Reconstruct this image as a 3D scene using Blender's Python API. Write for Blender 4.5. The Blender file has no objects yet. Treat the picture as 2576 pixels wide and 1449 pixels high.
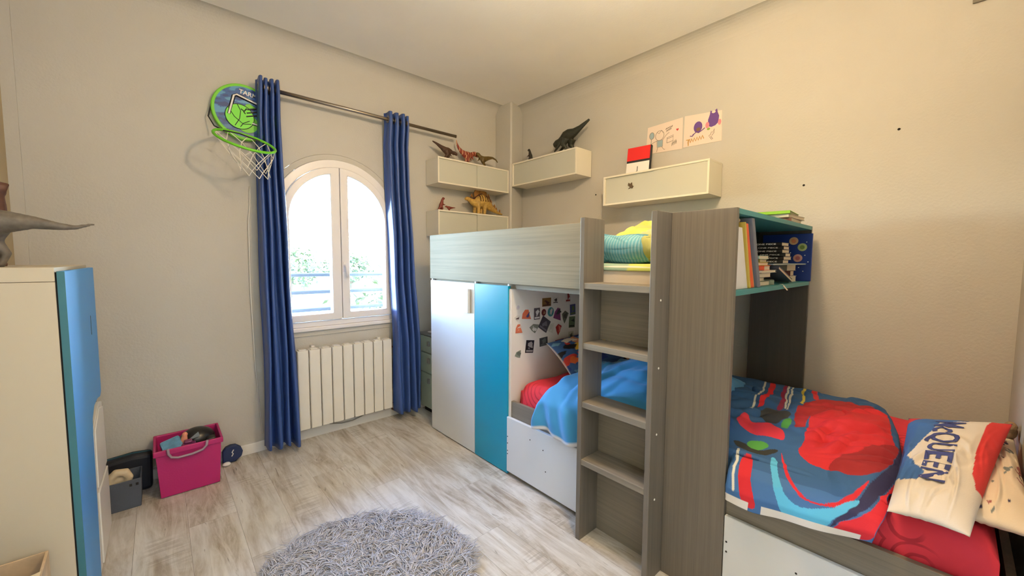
import bpy, math, random
import numpy as np
from mathutils import Vector, Matrix, Euler
random.seed(4); RNG = np.random.default_rng(11)
PI = math.pi
scene = bpy.context.scene
COL = scene.collection

# ------------------------------------------------------------------ camera
FPX = 994.06
yaw, pit, rol = math.radians(41.796), math.radians(4.003), math.radians(0.305)
fw = Vector((math.sin(yaw)*math.cos(pit), math.cos(yaw)*math.cos(pit), -math.sin(pit)))
rt = Vector((math.cos(yaw), -math.sin(yaw), 0)); up = rt.cross(fw)
R_ = rt*math.cos(rol) + up*math.sin(rol); U_ = up*math.cos(rol) - rt*math.sin(rol)
cam_d = bpy.data.cameras.new('camera'); cam = bpy.data.objects.new('camera', cam_d); COL.objects.link(cam)
cam_d.sensor_fit = 'HORIZONTAL'; cam_d.sensor_width = 36.0; cam_d.lens = FPX*36/2576
cam_d.clip_start = 0.02; cam_d.clip_end = 400
m = Matrix(((R_.x, U_.x, -fw.x), (R_.y, U_.y, -fw.y), (R_.z, U_.z, -fw.z))).to_4x4()
m.translation = Vector((0, 0, 1.28)); cam.matrix_world = m
scene.camera = cam

# ------------------------------------------------------------------ world, daylight, exposure
W = bpy.data.worlds.new('world'); scene.world = W; W.use_nodes = True
wn = W.node_tree.nodes; wl = W.node_tree.links
bg = wn['Background']; sky = wn.new('ShaderNodeTexSky'); sky.sky_type = 'NISHITA'
sky.sun_disc = False; sky.sun_elevation = math.radians(52); sky.sun_rotation = math.radians(200)
sky.air_density = 1.0; sky.dust_density = 0.3; sky.ozone_density = 2.0
wl.new(sky.outputs[0], bg.inputs[0]); bg.inputs[1].default_value = 7.8
pl_d = bpy.data.lights.new('window_portal', 'AREA'); pl_d.shape = 'RECTANGLE'; pl_d.size = 0.92; pl_d.size_y = 1.28
pl_d.cycles.is_portal = True
pl = bpy.data.objects.new('window_portal', pl_d); COL.objects.link(pl)
pl.location = (1.005, 3.36, 1.41); pl.rotation_euler = (math.radians(-90), 0, 0)
sun_d = bpy.data.lights.new('sun', 'SUN'); sun_d.energy = 4.0; sun_d.angle = 0.01; sun_d.color = (1, 0.95, 0.86)
sun = bpy.data.objects.new('sun', sun_d); COL.objects.link(sun)
sun.rotation_euler = (math.radians(38), 0, math.radians(-25))
vs = scene.view_settings
vs.view_transform = 'Standard'; vs.look = 'None'; vs.gamma = 1.0; vs.use_curve_mapping = False
vs.exposure = 0.88
try:
    cy = scene.cycles
    cy.use_denoising = True; cy.use_adaptive_sampling = True; cy.adaptive_threshold = 0.02; cy.max_bounces = 8; cy.diffuse_bounces = 5; cy.glossy_bounces = 3
    cy.transmission_bounces = 6; cy.transparent_max_bounces = 8
    cy.caustics_reflective = False; cy.caustics_refractive = False; cy.sample_clamp_indirect = 6.0
except Exception:
    pass

# ------------------------------------------------------------------ helpers: colour and materials
def lin(c):
    if isinstance(c, str):
        c = c.lstrip('#'); c = tuple(int(c[i:i+2], 16) for i in (0, 2, 4))
    o = []
    for v in c:
        v = v/255.0; o.append(v/12.92 if v <= 0.04045 else ((v+0.055)/1.055)**2.4)
    return tuple(o)

MATS = {}
def mat(name, col, rough=0.5, metal=0.0, bump=0.0, bscale=200.0, var=0.0, vscale=6.0, emit=0.0, spec=0.5,
        stretch=None, sheen=0.0, coat=0.0, rand=0.0):
    if name in MATS: return MATS[name]
    M = bpy.data.materials.new(name); M.use_nodes = True; MATS[name] = M
    nt = M.node_tree; N = nt.nodes; L = nt.links; p = N['Principled BSDF']
    c = lin(col) if (isinstance(col, str) or max(col) > 1.0) else tuple(col)
    p.inputs['Base Color'].default_value = (*c, 1); p.inputs['Roughness'].default_value = rough
    p.inputs['Metallic'].default_value = metal; p.inputs['Specular IOR Level'].default_value = spec
    if coat: p.inputs['Coat Weight'].default_value = coat
    if sheen: p.inputs['Sheen Weight'].default_value = sheen
    if emit:
        p.inputs['Emission Color'].default_value = (*c, 1); p.inputs['Emission Strength'].default_value = emit
    if var or bump:
        geo = N.new('ShaderNodeTexCoord'); mp = N.new('ShaderNodeMapping')
        L.new(geo.outputs['Object'], mp.inputs['Vector'])
        if stretch: mp.inputs['Scale'].default_value = stretch
        if var:
            n = N.new('ShaderNodeTexNoise'); n.inputs['Scale'].default_value = vscale; n.inputs['Detail'].default_value = 5
            L.new(mp.outputs[0], n.inputs['Vector'])
            r = N.new('ShaderNodeMapRange'); r.inputs['From Min'].default_value = 0.3; r.inputs['From Max'].default_value = 0.7
            r.inputs['To Min'].default_value = 1-var; r.inputs['To Max'].default_value = 1+var*0.6
            L.new(n.outputs['Fac'], r.inputs['Value'])
            mx = N.new('ShaderNodeMix'); mx.data_type = 'RGBA'; mx.blend_type = 'MULTIPLY'; mx.inputs[0].default_value = 1
            mx.inputs[6].default_value = (*c, 1); L.new(r.outputs[0], mx.inputs[7]); L.new(mx.outputs[2], p.inputs['Base Color'])
        if bump:
            n2 = N.new('ShaderNodeTexNoise'); n2.inputs['Scale'].default_value = bscale; n2.inputs['Detail'].default_value = 3
            L.new(mp.outputs[0], n2.inputs['Vector'])
            b = N.new('ShaderNodeBump'); b.inputs['Strength'].default_value = bump; b.inputs['Distance'].default_value = 0.004
            L.new(n2.outputs['Fac'], b.inputs['Height']); L.new(b.outputs[0], p.inputs['Normal'])
    return M

def mat_print(name, rough=0.8, bump=0.15, bscale=350, sheen=0.0):
    """cloth or card whose print is stored as a colour attribute"""
    if name in MATS: return MATS[name]
    M = mat(name, (0.5, 0.5, 0.5), rough=rough, bump=bump, bscale=bscale, sheen=sheen)
    nt = M.node_tree; a = nt.nodes.new('ShaderNodeVertexColor'); a.layer_name = 'print'
    nt.links.new(a.outputs[0], nt.nodes['Principled BSDF'].inputs['Base Color'])
    return M

def wood_mat(name, light, dark, axis, rough=0.45, scale=1.0, coat=0.0):
    """fine straight-grained laminate, grain along axis"""
    M = mat(name, light, rough=rough, coat=coat); nt = M.node_tree; N = nt.nodes; L = nt.links; p = N['Principled BSDF']
    tc = N.new('ShaderNodeNewGeometry'); mp = N.new('ShaderNodeMapping'); L.new(tc.outputs['Position'], mp.inputs['Vector'])
    s = [220*scale, 220*scale, 220*scale]; s['xyz'.index(axis)] = 3.0*scale; mp.inputs['Scale'].default_value = s
    n = N.new('ShaderNodeTexNoise'); n.inputs['Scale'].default_value = 1; n.inputs['Detail'].default_value = 4; n.inputs['Roughness'].default_value = 0.65
    L.new(mp.outputs[0], n.inputs['Vector'])
    mp2 = N.new('ShaderNodeMapping'); L.new(tc.outputs['Position'], mp2.inputs['Vector'])
    s2 = [60*scale, 60*scale, 60*scale]; s2['xyz'.index(axis)] = 0.8*scale; mp2.inputs['Scale'].default_value = s2
    n2 = N.new('ShaderNodeTexNoise'); n2.inputs['Scale'].default_value = 1; n2.inputs['Detail'].default_value = 3
    L.new(mp2.outputs[0], n2.inputs['Vector'])
    ad = N.new('ShaderNodeMath'); ad.operation = 'ADD'; L.new(n.outputs['Fac'], ad.inputs[0]); L.new(n2.outputs['Fac'], ad.inputs[1])
    cr = N.new('ShaderNodeValToRGB'); cr.color_ramp.elements[0].position = 0.34; cr.color_ramp.elements[1].position = 0.66
    hv = N.new('ShaderNodeMath'); hv.operation = 'MULTIPLY'; hv.inputs[1].default_value = 0.5; L.new(ad.outputs[0], hv.inputs[0])
    cr.color_ramp.elements[0].color = (*lin(dark), 1); cr.color_ramp.elements[1].color = (*lin(light), 1)
    L.new(hv.outputs[0], cr.inputs[0]); L.new(cr.outputs[0], p.inputs['Base Color'])
    b = N.new('ShaderNodeBump'); b.inputs['Strength'].default_value = 0.12; b.inputs['Distance'].default_value = 0.001
    L.new(n.outputs['Fac'], b.inputs['Height']); L.new(b.outputs[0], p.inputs['Normal'])
    return M

def plaster(name, col, bump=0.35):
    M = mat(name, col, rough=0.85, spec=0.25); nt = M.node_tree; N = nt.nodes; L = nt.links; p = N['Principled BSDF']
    g = N.new('ShaderNodeNewGeometry')
    n1 = N.new('ShaderNodeTexNoise'); n1.inputs['Scale'].default_value = 1.6; n1.inputs['Detail'].default_value = 4
    n2 = N.new('ShaderNodeTexNoise'); n2.inputs['Scale'].default_value = 90; n2.inputs['Detail'].default_value = 4
    L.new(g.outputs['Position'], n1.inputs['Vector']); L.new(g.outputs['Position'], n2.inputs['Vector'])
    r = N.new('ShaderNodeMapRange'); r.inputs['From Min'].default_value = 0.3; r.inputs['From Max'].default_value = 0.7
    r.inputs['To Min'].default_value = 0.95; r.inputs['To Max'].default_value = 1.03; L.new(n1.outputs['Fac'], r.inputs['Value'])
    mx = N.new('ShaderNodeMix'); mx.data_type = 'RGBA'; mx.blend_type = 'MULTIPLY'; mx.inputs[0].default_value = 1
    mx.inputs[6].default_value = (*lin(col), 1); L.new(r.outputs[0], mx.inputs[7]); L.new(mx.outputs[2], p.inputs['Base Color'])
    ad = N.new('ShaderNodeMath'); ad.operation = 'MULTIPLY_ADD'; ad.inputs[1].default_value = 2.0
    n3 = N.new('ShaderNodeTexNoise'); n3.inputs['Scale'].default_value = 5; L.new(g.outputs['Position'], n3.inputs['Vector'])
    L.new(n3.outputs['Fac'], ad.inputs[0]); L.new(n2.outputs['Fac'], ad.inputs[2])
    b = N.new('ShaderNodeBump'); b.inputs['Strength'].default_value = bump; b.inputs['Distance'].default_value = 0.004
    L.new(ad.outputs[0], b.inputs['Height']); L.new(b.outputs[0], p.inputs['Normal'])
    return M

def floor_mat():
    M = mat('weathered_plank', (150, 140, 128), rough=0.42); nt = M.node_tree; N = nt.nodes; L = nt.links; p = N['Principled BSDF']
    g = N.new('ShaderNodeNewGeometry'); oi = N.new('ShaderNodeObjectInfo')
    cb = N.new('ShaderNodeCombineXYZ'); mu = N.new('ShaderNodeMath'); mu.operation = 'MULTIPLY'; mu.inputs[1].default_value = 37.0
    L.new(oi.outputs['Random'], mu.inputs[0]); L.new(mu.outputs[0], cb.inputs['Z'])
    va = N.new('ShaderNodeVectorMath'); va.operation = 'ADD'; L.new(g.outputs['Position'], va.inputs[0]); L.new(cb.outputs[0], va.inputs[1])
    def noise(sx, sy, det, rough, dist=0.0):
        mp = N.new('ShaderNodeMapping'); mp.inputs['Scale'].default_value = (sx, sy, 1); L.new(va.outputs[0], mp.inputs['Vector'])
        n = N.new('ShaderNodeTexNoise'); n.inputs['Scale'].default_value = 1; n.inputs['Detail'].default_value = det
        n.inputs['Roughness'].default_value = rough; n.inputs['Distortion'].default_value = dist
        L.new(mp.outputs[0], n.inputs['Vector']); return n.outputs['Fac']
    def ramp(sock, stops):
        r = N.new('ShaderNodeValToRGB'); e = r.color_ramp.elements
        while len(e) < len(stops): e.new(0.5)
        for i, (q, c) in enumerate(stops): e[i].position = q; e[i].color = (*c, 1)
        L.new(sock, r.inputs[0]); return r.outputs[0]
    a = noise(6, 1.15, 7, 0.66, 1.2)
    base = ramp(a, [(0.28, lin((128, 112, 96))), (0.42, lin((164, 154, 140))), (0.54, lin((190, 186, 180))), (0.70, lin((214, 214, 212)))])
    b_ = noise(17, 2.0, 8, 0.72, 1.8)
    wash = ramp(b_, [(0.40, (0, 0, 0)), (0.62, (1, 1, 1))])
    mx = N.new('ShaderNodeMix'); mx.data_type = 'RGBA'; mx.inputs[7].default_value = (*lin((222, 220, 216)), 1)
    sc_ = N.new('ShaderNodeMath'); sc_.operation = 'MULTIPLY'; sc_.inputs[1].default_value = 0.62
    L.new(wash, sc_.inputs[0]); L.new(sc_.outputs[0], mx.inputs[0]); L.new(base, mx.inputs[6])
    d_ = noise(26, 2.4, 6, 0.6, 2.6)
    crk = ramp(d_, [(0.30, (1, 1, 1)), (0.35, (0, 0, 0))])
    sc2 = N.new('ShaderNodeMath'); sc2.operation = 'MULTIPLY'; sc2.inputs[1].default_value = 0.6; L.new(crk, sc2.inputs[0])
    mx2 = N.new('ShaderNodeMix'); mx2.data_type = 'RGBA'; mx2.inputs[7].default_value = (*lin((88, 76, 64)), 1)
    L.new(sc2.outputs[0], mx2.inputs[0]); L.new(mx.outputs[2], mx2.inputs[6])
    # saw marks across the boards
    e_ = noise(5, 70, 3, 0.5, 0.4); f_ = noise(4, 2.2, 3, 0.5)
    s1 = ramp(e_, [(0.50, (0, 0, 0)), (0.60, (1, 1, 1))]); s2 = ramp(f_, [(0.55, (0, 0, 0)), (0.66, (1, 1, 1))])
    m3 = N.new('ShaderNodeMath'); m3.operation = 'MULTIPLY'; L.new(s1, m3.inputs[0]); L.new(s2, m3.inputs[1])
    m4 = N.new('ShaderNodeMath'); m4.operation = 'MULTIPLY'; m4.inputs[1].default_value = 0.35; L.new(m3.outputs[0], m4.inputs[0])
    mx3 = N.new('ShaderNodeMix'); mx3.data_type = 'RGBA'; mx3.inputs[7].default_value = (*lin((128, 118, 106)), 1)
    L.new(m4.outputs[0], mx3.inputs[0]); L.new(mx2.outputs[2], mx3.inputs[6])
    L.new(mx3.outputs[2], p.inputs['Base Color'])
    bp = N.new('ShaderNodeBump'); bp.inputs['Strength'].default_value = 0.2; bp.inputs['Distance'].default_value = 0.002
    L.new(b_, bp.inputs['Height']); L.new(bp.outputs[0], p.inputs['Normal'])
    return M

def glass_mat():
    M = bpy.data.materials.new('window_glass'); M.use_nodes = True; nt = M.node_tree; N = nt.nodes; L = nt.links
    for n in list(N): N.remove(n)
    o = N.new('ShaderNodeOutputMaterial'); mx = N.new('ShaderNodeMixShader'); t = N.new('ShaderNodeBsdfTransparent')
    gl = N.new('ShaderNodeBsdfGlossy'); gl.inputs['Roughness'].default_value = 0.02; fr = N.new('ShaderNodeFresnel'); fr.inputs['IOR'].default_value = 1.3
    t.inputs[0].default_value = (0.97, 0.985, 0.98, 1)
    L.new(fr.outputs[0], mx.inputs[0]); L.new(t.outputs[0], mx.inputs[1]); L.new(gl.outputs[0], mx.inputs[2]); L.new(mx.outputs[0], o.inputs[0])
    return M

# ------------------------------------------------------------------ helpers: mesh
class B:
    def __init__(s): s.v = []; s.f = []
    def add(s, V, F):
        n = len(s.v); s.v.extend([tuple(map(float, p)) for p in V]); s.f.extend([tuple(i+n for i in f) for f in F]); return s
    def box(s, x0, y0, z0, x1, y1, z1):
        return s.add([(x0, y0, z0), (x1, y0, z0), (x1, y1, z0), (x0, y1, z0), (x0, y0, z1), (x1, y0, z1), (x1, y1, z1), (x0, y1, z1)],
                     [(0, 3, 2, 1), (4, 5, 6, 7), (0, 1, 5, 4), (1, 2, 6, 5), (2, 3, 7, 6), (3, 0, 4, 7)])
    def prism(s, pts, axis, a, b):
        n = len(pts)
        def P(p, h): return (h, p[0], p[1]) if axis == 'x' else (p[0], h, p[1]) if axis == 'y' else (p[0], p[1], h)
        V = [P(p, a) for p in pts] + [P(p, b) for p in pts]
        F = [tuple(range(n-1, -1, -1)), tuple(range(n, 2*n))] + [(i, (i+1) % n, n+(i+1) % n, n+i) for i in range(n)]
        return s.add(V, F)
    def ring(s, outer, inner, axis, a, b):
        n = len(outer)
        def P(p, h): return (h, p[0], p[1]) if axis == 'x' else (p[0], h, p[1]) if axis == 'y' else (p[0], p[1], h)
        V = [P(p, a) for p in outer] + [P(p, a) for p in inner] + [P(p, b) for p in outer] + [P(p, b) for p in inner]
        F = []
        for i in range(n):
            j = (i+1) % n
            F += [(i, j, n+j, n+i), (2*n+i, 3*n+i, 3*n+j, 2*n+j), (i, 2*n+i, 2*n+j, j), (n+i, n+j, 3*n+j, 3*n+i)]
        return s.add(V, F)
    def tube(s, pts, r, n=8, flat=1.0, closed=False):
        P = [Vector(p) for p in pts]; k = len(P); rr = [r]*k if not hasattr(r, '__len__') else list(r)
        V = []; F = []; ref = None
        for i in range(k):
            if closed: t = (P[(i+1) % k]-P[i-1])
            else: t = P[min(i+1, k-1)]-P[max(i-1, 0)]
            t.normalize()
            if ref is None:
                ref = Vector((0, 0, 1)) if abs(t.z) < 0.9 else Vector((1, 0, 0))
            ref = (ref - t*ref.dot(t)).normalized(); bi = t.cross(ref)
            for j in range(n):
                a = 2*PI*j/n; V.append(P[i] + (ref*math.cos(a) + bi*math.sin(a)*flat)*rr[i])
        rng = range(k) if closed else range(k-1)
        for i in rng:
            i2 = (i+1) % k
            for j in range(n):
                j2 = (j+1) % n; F.append((i*n+j, i*n+j2, i2*n+j2, i2*n+j))
        if not closed: F += [tuple(range(n-1, -1, -1)), tuple(range((k-1)*n, k*n))]
        return s.add(V, F)
    def lathe(s, prof, c=(0, 0, 0), n=24, axis='z'):
        V = []; F = []; k = len(prof)
        for r, h in prof:
            for j in range(n):
                a = 2*PI*j/n; p = (r*math.cos(a), r*math.sin(a), h)
                if axis == 'y': p = (p[0], h, p[1])
                if axis == 'x': p = (h, p[0], p[1])
                V.append((p[0]+c[0], p[1]+c[1], p[2]+c[2]))
        for i in range(k-1):
            for j in range(n):
                j2 = (j+1) % n; F.append((i*n+j, i*n+j2, (i+1)*n+j2, (i+1)*n+j))
        F += [tuple(range(n-1, -1, -1)), tuple(range((k-1)*n, k*n))]
        return s.add(V, F)
    def ball(s, c, r, n=12, m=8):
        rx, ry, rz = (r, r, r) if not hasattr(r, '__len__') else r
        V = [(c[0], c[1], c[2]-rz)]; F = []
        for i in range(1, m):
            a = -PI/2+PI*i/m
            for j in range(n):
                b = 2*PI*j/n; V.append((c[0]+rx*math.cos(a)*math.cos(b), c[1]+ry*math.cos(a)*math.sin(b), c[2]+rz*math.sin(a)))
        V.append((c[0], c[1], c[2]+rz)); T = len(V)-1
        for j in range(n): F.append((0, 1+(j+1) % n, 1+j)); F.append((T, T-n+j, T-n+(j+1) % n))
        for i in range(m-2):
            for j in range(n):
                j2 = (j+1) % n; F.append((1+i*n+j, 1+i*n+j2, 1+(i+1)*n+j2, 1+(i+1)*n+j))
        return s.add(V, F)
    def grid(s, P, flip=False):
        nu, nv = P.shape[:2]; V = P.reshape(-1, 3).tolist(); F = []
        for i in range(nu-1):
            for j in range(nv-1):
                q = (i*nv+j, (i+1)*nv+j, (i+1)*nv+j+1, i*nv+j+1); F.append(q[::-1] if flip else q)
        return s.add(V, F)
    def xf(s, M):
        s.v = [tuple(M @ Vector(p)) for p in s.v]; return s

def wloc(p):
    v = Vector((0, 0, 0))
    while p is not None: v = v + p.location; p = p.parent
    return v

def mk(name, b, mt, parent=None, bevel=0.0, smooth=False, local=False, sub=0, origin=None, colors=None, weld=False, remesh=0.0, seg=2, solid=0.0):
    """one mesh object; vertices are given in world space unless local"""
    V = np.array(b.v, float) if isinstance(b, B) else np.array(b[0], float); F = b.f if isinstance(b, B) else b[1]
    off = Vector((0, 0, 0))
    if parent is not None and not local: off = wloc(parent)
    elif parent is None and not local:
        if origin is None: origin = ((V[:, 0].min()+V[:, 0].max())/2, (V[:, 1].min()+V[:, 1].max())/2, V[:, 2].min())
        off = Vector(origin)
    V = V - np.array(off)
    me = bpy.data.meshes.new(name); me.from_pydata(V.tolist(), [], [list(f) for f in F]); me.validate(clean_customdata=False); me.update()
    if colors is not None:
        a = me.color_attributes.new('print', 'FLOAT_COLOR', 'POINT')
        c = np.ones((len(V), 4), np.float32); c[:, :3] = colors; a.data.foreach_set('color', c.ravel())
    if smooth: me.polygons.foreach_set('use_smooth', [True]*len(me.polygons))
    o = bpy.data.objects.new(name, me); COL.objects.link(o); me.materials.append(mt)
    if parent is not None: o.parent = parent
    elif not local: o.location = off
    if weld:
        w = o.modifiers.new('weld', 'WELD'); w.merge_threshold = 0.0002
    if remesh:
        r = o.modifiers.new('remesh', 'REMESH'); r.mode = 'VOXEL'; r.voxel_size = remesh; r.use_smooth_shade = True
        sm = o.modifiers.new('smooth', 'SMOOTH'); sm.iterations = 3; sm.factor = 0.5
    if solid:
        sd = o.modifiers.new('solid', 'SOLIDIFY'); sd.thickness = solid; sd.offset = -1
    if bevel:
        bv = o.modifiers.new('bevel', 'BEVEL'); bv.width = bevel; bv.segments = seg; bv.limit_method = 'ANGLE'; bv.angle_limit = math.radians(40)
    if sub:
        ss = o.modifiers.new('sub', 'SUBSURF'); ss.levels = sub; ss.render_levels = sub
    return o

def box(x0, y0, z0, x1, y1, z1): return B().box(x0, y0, z0, x1, y1, z1)

def tag(o, label=None, cat=None, group=None, kind=None):
    if label: o['label'] = label
    if cat: o['category'] = cat
    if group: o['group'] = group
    if kind: o['kind'] = kind
    return o
def thing(name, label, cat, loc, group=None, rot=(0, 0, 0)):
    o = bpy.data.objects.new(name, None); COL.objects.link(o); o.location = loc; o.rotation_euler = rot
    o.empty_display_size = 0.05; return tag(o, label, cat, group)
def struct(name, loc=(0, 0, 0)):
    o = bpy.data.objects.new(name, None); COL.objects.link(o); o.location = loc; o['kind'] = 'structure'; return o

_TX = {}
def text_geo(s, size=1.0, bold=0.0, shear=0.0):
    """outline of lettering as 2D mesh, centred"""
    key = (s, bold, shear)
    if key not in _TX:
        cu = bpy.data.curves.new('lettering', 'FONT'); cu.body = s; cu.align_x = 'CENTER'; cu.align_y = 'CENTER'; cu.offset = bold; cu.shear = shear
        cu.resolution_u = 3
        o = bpy.data.objects.new('lettering', cu); COL.objects.link(o)
        dg = bpy.context.evaluated_depsgraph_get(); dg.update(); me = bpy.data.meshes.new_from_object(o.evaluated_get(dg))
        V = np.array([v.co[:] for v in me.vertices]); F = [tuple(p.vertices) for p in me.polygons]
        bpy.data.objects.remove(o); bpy.data.curves.remove(cu); bpy.data.meshes.remove(me); _TX[key] = (V, F)
    V, F = _TX[key]; return V*size, F
def text_on(s, size, origin, ex, ey, lift=0.0, bold=0.0, w=None):
    V, F = text_geo(s, size, bold); ex = np.array(ex, float); ey = np.array(ey, float); n = np.cross(ex, ey)
    if w: V = V.copy(); V[:, 0] *= w/(V[:, 0].max()-V[:, 0].min())
    P = np.array(origin, float) + V[:, :1]*ex + V[:, 1:2]*ey + n*lift
    b = B(); b.add(P.tolist(), F); return b

class Paint:
    """flat print evaluated on surface coordinates"""
    def __init__(s, P, base): s.P = np.asarray(P, float); s.c = np.tile(np.array(lin(base)), (len(s.P), 1))
    def mix(s, a, col): s.c = s.c*(1-a[:, None]) + np.array(lin(col))*a[:, None]
    def poly(s, pts, col, smooth=0):
        for _ in range(smooth):
            q = []
            for a, b in zip(pts, pts[1:]+pts[:1]):
                q += [(a[0]*.75+b[0]*.25, a[1]*.75+b[1]*.25), (a[0]*.25+b[0]*.75, a[1]*.25+b[1]*.75)]
            pts = q
        x, y = s.P[:, 0], s.P[:, 1]; ins = np.zeros(len(x), bool); n = len(pts)
        for i in range(n):
            (x0, y0), (x1, y1) = pts[i], pts[(i+1) % n]
            if y0 == y1: continue
            ins ^= ((y0 > y) != (y1 > y)) & (x < (x1-x0)*(y-y0)/(y1-y0)+x0)
        s.mix(ins.astype(float), col); return s
    def line(s, pts, w, col, soft=0.15):
        d = np.full(len(s.P), 1e9)
        for a, b in zip(pts[:-1], pts[1:]):
            a = np.array(a, float); b = np.array(b, float); ab = b-a; t = np.clip(((s.P-a)@ab)/max(ab@ab, 1e-12), 0, 1)
            d = np.minimum(d, np.hypot(*(s.P-(a+t[:, None]*ab)).T))
        s.mix(np.clip((w/2-d)/(w*soft)+0.5, 0, 1), col); return s
    def disc(s, c, r, col, ry=None):
        d = np.hypot((s.P[:, 0]-c[0])/r, (s.P[:, 1]-c[1])/(ry or r)); s.mix(np.clip((1-d)/0.08+0.5, 0, 1), col); return s

def crease(x, y, seed, n, box_, L, w, A):
    """cloth creases: n short soft ridges inside box_ = (x0, x1, y0, y1)"""
    r = np.random.default_rng(seed); o = np.zeros_like(x, dtype=float)
    for i in range(n):
        cx, cy = r.uniform(box_[0], box_[1]), r.uniform(box_[2], box_[3]); a = r.uniform(0, PI); l = L*r.uniform(0.5, 1.4); ww = w*r.uniform(0.6, 1.5)
        u = (x-cx)*math.cos(a)+(y-cy)*math.sin(a); v = -(x-cx)*math.sin(a)+(y-cy)*math.cos(a); v = v+0.25*u*u/l*r.choice([-1, 1])
        o = o + A*r.uniform(0.4, 1.0)*np.exp(-(u/l)**2)*(np.exp(-(v/ww)**2)-0.6*np.exp(-((v-1.6*ww)/ww)**2))
    return o
def wob(x, y, seed=0, k=1.0):
    """cheap smooth 2D noise"""
    r = np.random.default_rng(seed); o = 0
    for i in range(7):
        a = r.uniform(0, 2*PI); f = k*r.uniform(0.6, 2.4); o = o + np.sin((x*math.cos(a)+y*math.sin(a))*f+r.uniform(0, 6.3))/7
    return o
# ------------------------------------------------------------------ the room shell
XL, XR, YB, YN, YH, HC = -0.515, 2.70, 3.03, -0.19, -1.7, 2.74
M_wall = plaster('wall_paint', (192, 189, 182))
M_ceil = plaster('ceiling_paint', (246, 243, 238), 0.15)
M_white = mat('white_gloss_paint', (226, 224, 220), rough=0.35)
M_pvc = mat('white_pvc', (232, 230, 232), rough=0.3)
M_dark = mat('dark_gap', (22, 20, 19), rough=0.9)
WCX, WCZ = 1.005, 1.555                                             # arch centre of the window

def arch(r, x): return WCZ + math.sqrt(max(r*r-(x-WCX)**2, 0))

# floor slab with separate planks laid along the room
M_plank = floor_mat()
fl = mk('floor', box(XL-0.3, YH-0.2, -0.10, XR+0.3, YB+0.3, -0.006), M_dark); tag(fl, kind='structure')
pw = 0.19; gap = 0.0008; pm = None
off = [0.0, 0.71, 0.33, 1.02, 0.17, 0.55, 0.93]
k = 0; x = XL
while x < XR-0.001:
    w = min(pw, XR-x); y = YH-off[k % 7]
    while y < YB:
        a = max(y, YH); b_ = min(y+1.27, YB)
        if b_-a > 0.03:
            if pm is None:
                o = mk('plank', box(0, 0, -0.0055, 1, 1, 0.0), M_plank, fl, local=True); pm = o.data
            else:
                o = bpy.data.objects.new('plank', pm); COL.objects.link(o); o.parent = fl
            ww = wloc(fl)
            o.location = Vector((x+gap/2, a+gap/2, 0.0))-ww; o.scale = (w-gap, b_-a-gap, 1)
        y += 1.27
    x += pw; k += 1

# window wall with an arched opening
def wall_with_arch():
    b = B(); x0, x1 = XL-0.3, XR+0.3; r = 0.48; z0 = 0.765; y0, y1 = YB, YB+0.30; zt = HC+0.1
    b.box(x0, y0, -0.1, WCX-r, y1, zt); b.box(WCX+r, y0, -0.1, x1, y1, zt); b.box(WCX-r, y0, -0.1, WCX+r, y1, z0)
    n = 40; X = [WCX-r*math.cos(PI*i/n) for i in range(n+1)]; Z = [WCZ+r*math.sin(PI*i/n) for i in range(n+1)]
    for i in range(n):
        V = [(X[i], y0, Z[i]), (X[i+1], y0, Z[i+1]), (X[i+1], y0, zt), (X[i], y0, zt), (X[i], y1, Z[i]), (X[i+1], y1, Z[i+1]), (X[i+1], y1, zt), (X[i], y1, zt)]
        b.add(V, [(0, 1, 2, 3), (7, 6, 5, 4), (0, 4, 5, 1), (3, 2, 6, 7)])
    return b
wb = mk('wall_back', wall_with_arch(), M_wall); tag(wb, kind='structure')
wr = mk('wall_right', box(XR, YN-0.3, -0.1, XR+0.2, YB, HC+0.1), M_wall); tag(wr, kind='structure')
M_wall_l = plaster('left_wall_shaded', (176, 162, 134))  # same wall, its different lighting on this side put into the colour
wl_ = mk('wall_left', box(XL-0.2, YH-0.2, -0.1, XL, YB, HC+0.1), M_wall_l); tag(wl_, kind='structure')
wf = mk('wall_front', box(0.80, YN-0.12, -0.1, XR, YN, HC+0.1), M_wall); tag(wf, kind='structure')
wh = mk('wall_hall', box(XL, YH-0.2, -0.1, XR, YH, HC+0.1), M_wall); tag(wh, kind='structure')
ce = mk('ceiling', box(XL-0.2, YH-0.2, HC, XR+0.2, YB+0.3, HC+0.15), M_ceil); tag(ce, kind='structure')
tag(mk('trim_1', box(XL, YB-0.012, 0.08, XL+0.045, YB-0.0005, HC-0.09), M_wall), kind='structure')
# rough plaster pier in the far corner
tag(mk('wall_pier', B().prism([(2.485, YB), (2.485, 2.815), (2.50, 2.806), (XR, 2.875), (XR, YB)], 'z', 0.0, HC), M_wall, bevel=0.006), kind='structure')
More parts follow.
